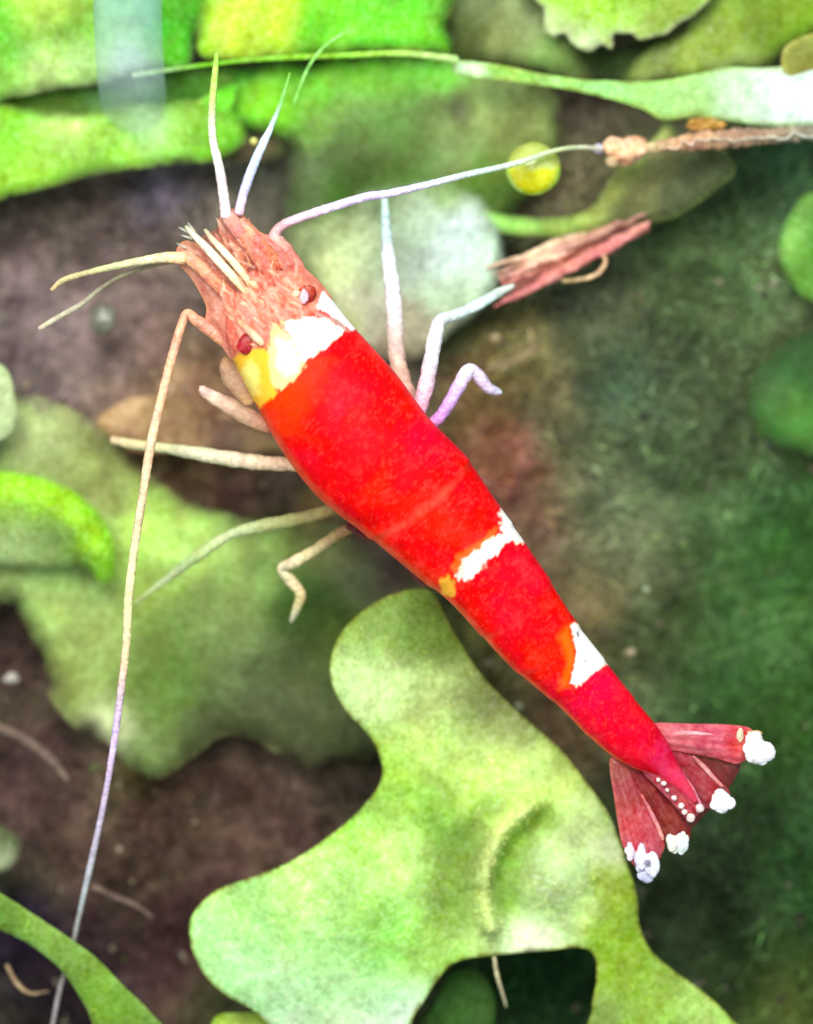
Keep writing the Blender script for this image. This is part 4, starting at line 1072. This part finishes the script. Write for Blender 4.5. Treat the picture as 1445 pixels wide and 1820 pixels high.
tube('walking_leg', [(760, 760, 2.3, 12), (784, 738, 2.3, 12), (808, 700, 2.3, 13), (826, 668, 2.3, 14), (838, 656, 2.25, 12), (856, 676, 2.1, 13), (868, 690, 2.0, 11), (884, 696, 1.9, 8), (890, 698, 1.9, 5)],
     cols=[(230, 130, 190, 1), (216, 160, 236, 1), (222, 184, 244, 1), (244, 226, 250, 1), (242, 220, 250, 1), (226, 224, 250, 1)], seed=9, beads=34, **LG)
tube('walking_leg', [(560, 832, 2.0, 12), (520, 826, 1.9, 13), (460, 822, 1.8, 15), (400, 814, 1.7, 15), (340, 804, 1.5, 13), (290, 796, 1.3, 10), (240, 790, 1.1, 10), (200, 782, .9, 9)],
     cols=[(240, 190, 150, 1), (240, 206, 170, 1), (232, 216, 180, 1), (226, 222, 186, .95), (222, 218, 160, .95), (232, 206, 160, .95)], seed=10, beads=44, **LG)
tube('walking_leg', [(620, 890, 1.8, 13), (570, 912, 1.6, 13), (510, 926, 1.4, 13), (460, 936, 1.3, 13), (410, 950, 1.1, 10), (350, 988, .9, 12), (300, 1026, .6, 8), (240, 1072, .3, 5)],
     cols=[(190, 140, 90, .7), (178, 166, 104, .6), (190, 196, 130, .7), (214, 226, 170, .9), (192, 214, 140, .85), (206, 222, 166, .9), (190, 206, 120, .8)], seed=11, beads=44, **LG)
tube('walking_leg', [(640, 930, 1.8, 12), (600, 950, 1.7, 11), (556, 980, 1.6, 11), (520, 1000, 1.5, 12), (500, 1010, 1.4, 9), (515, 1030, 1.3, 12), (534, 1055, 1.2, 11), (528, 1080, 1.0, 9), (518, 1104, .8, 5)],
     cols=[(190, 130, 90, .7), (170, 140, 90, .65), (206, 190, 140, .9), (232, 216, 170, 1), (232, 222, 176, 1), (240, 214, 150, 1), (226, 230, 196, 1)], seed=12, beads=30, **LG)
tube('claw', [(480, 762, 2.4, 10), (450, 745, 2.35, 17), (420, 728, 2.3, 18), (390, 712, 2.3, 15), (366, 698, 2.3, 11), (358, 690, 2.3, 8)],
     cols=[(240, 170, 130, .7), (226, 180, 150, .6), (222, 184, 154, .65), (236, 196, 176, .85), (244, 206, 190, .95)], seed=13, **LG)
tube('mouthpart', [(444, 716, 2.5, 10), (430, 692, 2.5, 17), (414, 668, 2.5, 20), (404, 650, 2.5, 14), (402, 638, 2.5, 8)],
     cols=[(250, 200, 140, .6), (226, 176, 140, .45), (222, 180, 150, .45), (236, 180, 140, .6)], seed=14, **LG)
for k_, pp in enumerate([[(660, 960), (640, 948), (618, 934)], [(760, 1040), (744, 1030), (730, 1012)]]):
    tube('swimmeret', [(x, y, 1.9, 6) for x, y in pp], cols=[(120, 50, 50, .8), (120, 40, 50, .8)], seed=80 + k_, **LG)

# tail fan
Z0 = 2.5
REDS = [(240, 84, 108), (250, 160, 170), (206, 50, 70)]
DARK = [(172, 54, 50), (206, 100, 90), (120, 28, 26)]
u_or = blade('uropod', [(1150, 1288), (1170, 1284), (1225, 1286), (1290, 1288), (1332, 1294), (1344, 1312), (1332, 1345), (1312, 1358), (1278, 1350), (1240, 1342), (1200, 1334), (1168, 1324)], Z0, 2.35, REDS, shrimp, FIN, 91, alpha=.74, ribs=14, axis=((1160, 1305), (1340, 1325)), edge=(240, 110, 110), items=[(1310, 1310, 20, (236, 40, 54)), (1200, 1300, 30, (236, 116, 126)), (1250, 1310, 30, (240, 90, 116)), (1240, 1342, 20, (170, 50, 66))])
u_ir = blade('uropod', [(1168, 1316), (1200, 1328), (1234, 1342), (1262, 1366), (1290, 1396), (1300, 1416), (1290, 1436), (1268, 1440), (1244, 1432), (1222, 1410), (1196, 1372), (1172, 1344)], Z0 - .06, 2.2, [(206, 66, 84), (230, 120, 130), (150, 36, 52)], shrimp, FIN, 92, alpha=.6, ribs=11, axis=((1175, 1325), (1285, 1425)), edge=(196, 80, 86))
tel = blade('telson', [(1140, 1335), (1168, 1322), (1190, 1338), (1210, 1366), (1232, 1400), (1250, 1432), (1242, 1450), (1228, 1462), (1212, 1448), (1188, 1420), (1164, 1396), (1140, 1368)], Z0 + .12, 2.35, [(200, 56, 70), (236, 110, 122), (150, 24, 30)], shrimp, FIN, 93, alpha=.95, ribs=14, axis=((1155, 1335), (1240, 1452)), edge=(226, 96, 110))
u_il = blade('uropod', [(1104, 1350), (1140, 1344), (1158, 1378), (1190, 1420), (1218, 1452), (1230, 1480), (1222, 1502), (1200, 1514), (1182, 1494), (1160, 1456), (1138, 1420), (1116, 1384)], Z0 - .06, 2.15, DARK, shrimp, FIN, 94, alpha=.66, ribs=12, axis=((1120, 1355), (1205, 1505)), edge=(170, 70, 60))
u_ol = blade('uropod', [(1084, 1346), (1108, 1348), (1130, 1384), (1146, 1420), (1168, 1460), (1182, 1496), (1178, 1520), (1158, 1545), (1128, 1540), (1108, 1505), (1098, 1460), (1090, 1410), (1084, 1374)], Z0 - .02, 2.2, REDS, shrimp, FIN, 95, alpha=.72, ribs=12, axis=((1095, 1350), (1150, 1535)), edge=(236, 110, 110), items=[(1095, 1370, 25, (176, 84, 70)), (1110, 1420, 30, (200, 74, 74)), (1130, 1470, 30, (230, 60, 80)), (1160, 1480, 20, (226, 84, 100))])
blade('fan_membrane', [(1110, 1350), (1160, 1310), (1230, 1322), (1312, 1352), (1306, 1385), (1290, 1410), (1262, 1440), (1236, 1468), (1215, 1490), (1182, 1500), (1150, 1450), (1124, 1400)], Z0 - .16, 2.12, [(140, 40, 50), (180, 76, 80), (90, 24, 30)], shrimp, FIN, 96,
      alpha=.6, ribs=16, axis=((1140, 1330), (1240, 1470)), edge=(150, 60, 60))
TIP = LIMB


def cluster(name, x, y, z, r, par, col, n=9, seed=0, sx=1.0, sy=1.0):
    """an uneven clump of small glassy lumps joined into one white tip"""
    rr = np.random.RandomState(seed)
    VV, FF, CC = [], [], []
    nu, nv_ = 12, 7
    for k in range(n):
        a = rr.uniform(0, 6.28)
        d = r * .62 * math.sqrt(rr.rand()) if k else 0
        q = r * (rr.uniform(.34, .6) if k else .72)
        th, ph = np.meshgrid(np.linspace(0, np.pi, nv_ + 1), np.linspace(0, 2 * np.pi, nu, endpoint=False), indexing='ij')
        kk = 1 + .3 * fbm(np.sin(th) * np.cos(ph) * 1.5 + k, np.sin(th) * np.sin(ph) * 1.5 + seed, 2, seed)
        c0 = P(x + d * math.cos(a) * sx, y + d * math.sin(a) * sy, z)
        v_ = np.stack([c0[0] + (np.sin(th) * np.cos(ph) * kk).ravel() * q / 100 * sx, c0[1] + (np.sin(th) * np.sin(ph) * kk).ravel() * q / 100 * sy,
                       z + (np.cos(th) * kk).ravel() * q / 100 * .3 + rr.uniform(-.02, .02)], -1)
        b = k * (nv_ + 1) * nu
        VV.append(v_)
        FF += [[b + i_ * nu + j_, b + (i_ + 1) * nu + j_, b + (i_ + 1) * nu + (j_ + 1) % nu, b + i_ * nu + (j_ + 1) % nu] for i_ in range(nv_) for j_ in range(nu)]
        CC.append(np.tile(np.append(np.clip(lin(col) * rr.uniform(.8, 1.05), 0, 1), 1), (len(v_), 1)))
    return mesh_obj(name, np.vstack(VV), FF, np.vstack(CC), TIP, par)


cluster('white_tip', 1346, 1334, 2.5, 29, u_or, (252, 250, 252), 12, 1, .95, 1.05)
cluster('white_tip', 1316, 1306, 2.5, 14, u_or, (250, 230, 190), 6, 2, .6, 1.2)
cluster('white_tip', 1344, 1303, 2.45, 11, u_or, (236, 200, 150), 5, 3, 1.3, .6)
cluster('white_tip', 1282, 1423, 2.4, 24, u_ir, (250, 248, 252), 10, 4)
cluster('white_tip', 1195, 1499, 2.3, 17, u_il, (252, 250, 236), 7, 5, .8, 1.2)
cluster('white_tip', 1214, 1500, 2.3, 17, u_il, (238, 250, 250), 7, 6, .8, 1.3)
cluster('white_tip', 1120, 1514, 2.35, 13, u_ol, (244, 226, 240), 6, 7, .8, 1.3)
cluster('white_tip', 1140, 1526, 2.35, 20, u_ol, (232, 228, 250), 9, 8, .7, 1.4)
cluster('white_tip', 1160, 1534, 2.35, 20, u_ol, (238, 236, 252), 9, 9, .65, 1.5)
cluster('white_tip', 1150, 1557, 2.3, 17, u_ol, (210, 212, 240), 8, 10, 1, 1)
blob('tip_spot', 1151, 1533, 2.47, 5, EYE, u_ol, col=(130, 126, 150), lump=.2, seed=11, sz=.4)
for (x, y, r_) in [(1244, 1436, 7.5), (1228, 1453, 7.5), (1180, 1392, 5), (1170, 1386, 4), (1198, 1418, 5), (1211, 1432, 5.5), (1217, 1443, 5), (1186, 1404, 3.5)]:
    blob('spine', x, y, 2.62 - (y - 1385) / 400, r_, TIP, tel, col=(250, 226, 222), lump=.25, seed=int(x), res=14)
tube('fin_rib', [(1196, 1350, 2.56, 2), (1216, 1380, 2.55, 3), (1232, 1404, 2.52, 3), (1246, 1430, 2.46, 2)], LIMB, tel, cols=[(232, 100, 130, .9), (236, 120, 140, .9), (240, 150, 160, .9)], bump=.3, seed=20, flat=.5)
tube('fin_rib', [(1232, 1344, 2.46, 2), (1250, 1362, 2.43, 4), (1266, 1380, 2.38, 3.5), (1284, 1398, 2.35, 3)], LIMB, u_ir, cols=[(206, 110, 116, .9), (240, 170, 166, .95), (232, 140, 130, .9)], bump=.3, seed=21, flat=.5)
tube('fin_rib', [(1140, 1412, 2.43, 2), (1158, 1446, 2.4, 3.5), (1170, 1470, 2.34, 3.5), (1178, 1492, 2.3, 3)], LIMB, u_ol, cols=[(226, 100, 110, .9), (244, 150, 150, .95), (244, 160, 150, .9)], bump=.3, seed=22, flat=.5)
tube('fin_rib', [(1190, 1308, 2.55, 2), (1212, 1303, 2.56, 4), (1250, 1304, 2.52, 2.5), (1290, 1308, 2.46, 1.5)], LIMB, u_or, cols=[(236, 120, 130, .9), (250, 190, 196, .95), (236, 110, 120, .9)], bump=.3, seed=23, flat=.5)

for o in bpy.data.objects:
    if '_o' in o:
        del o['_o']
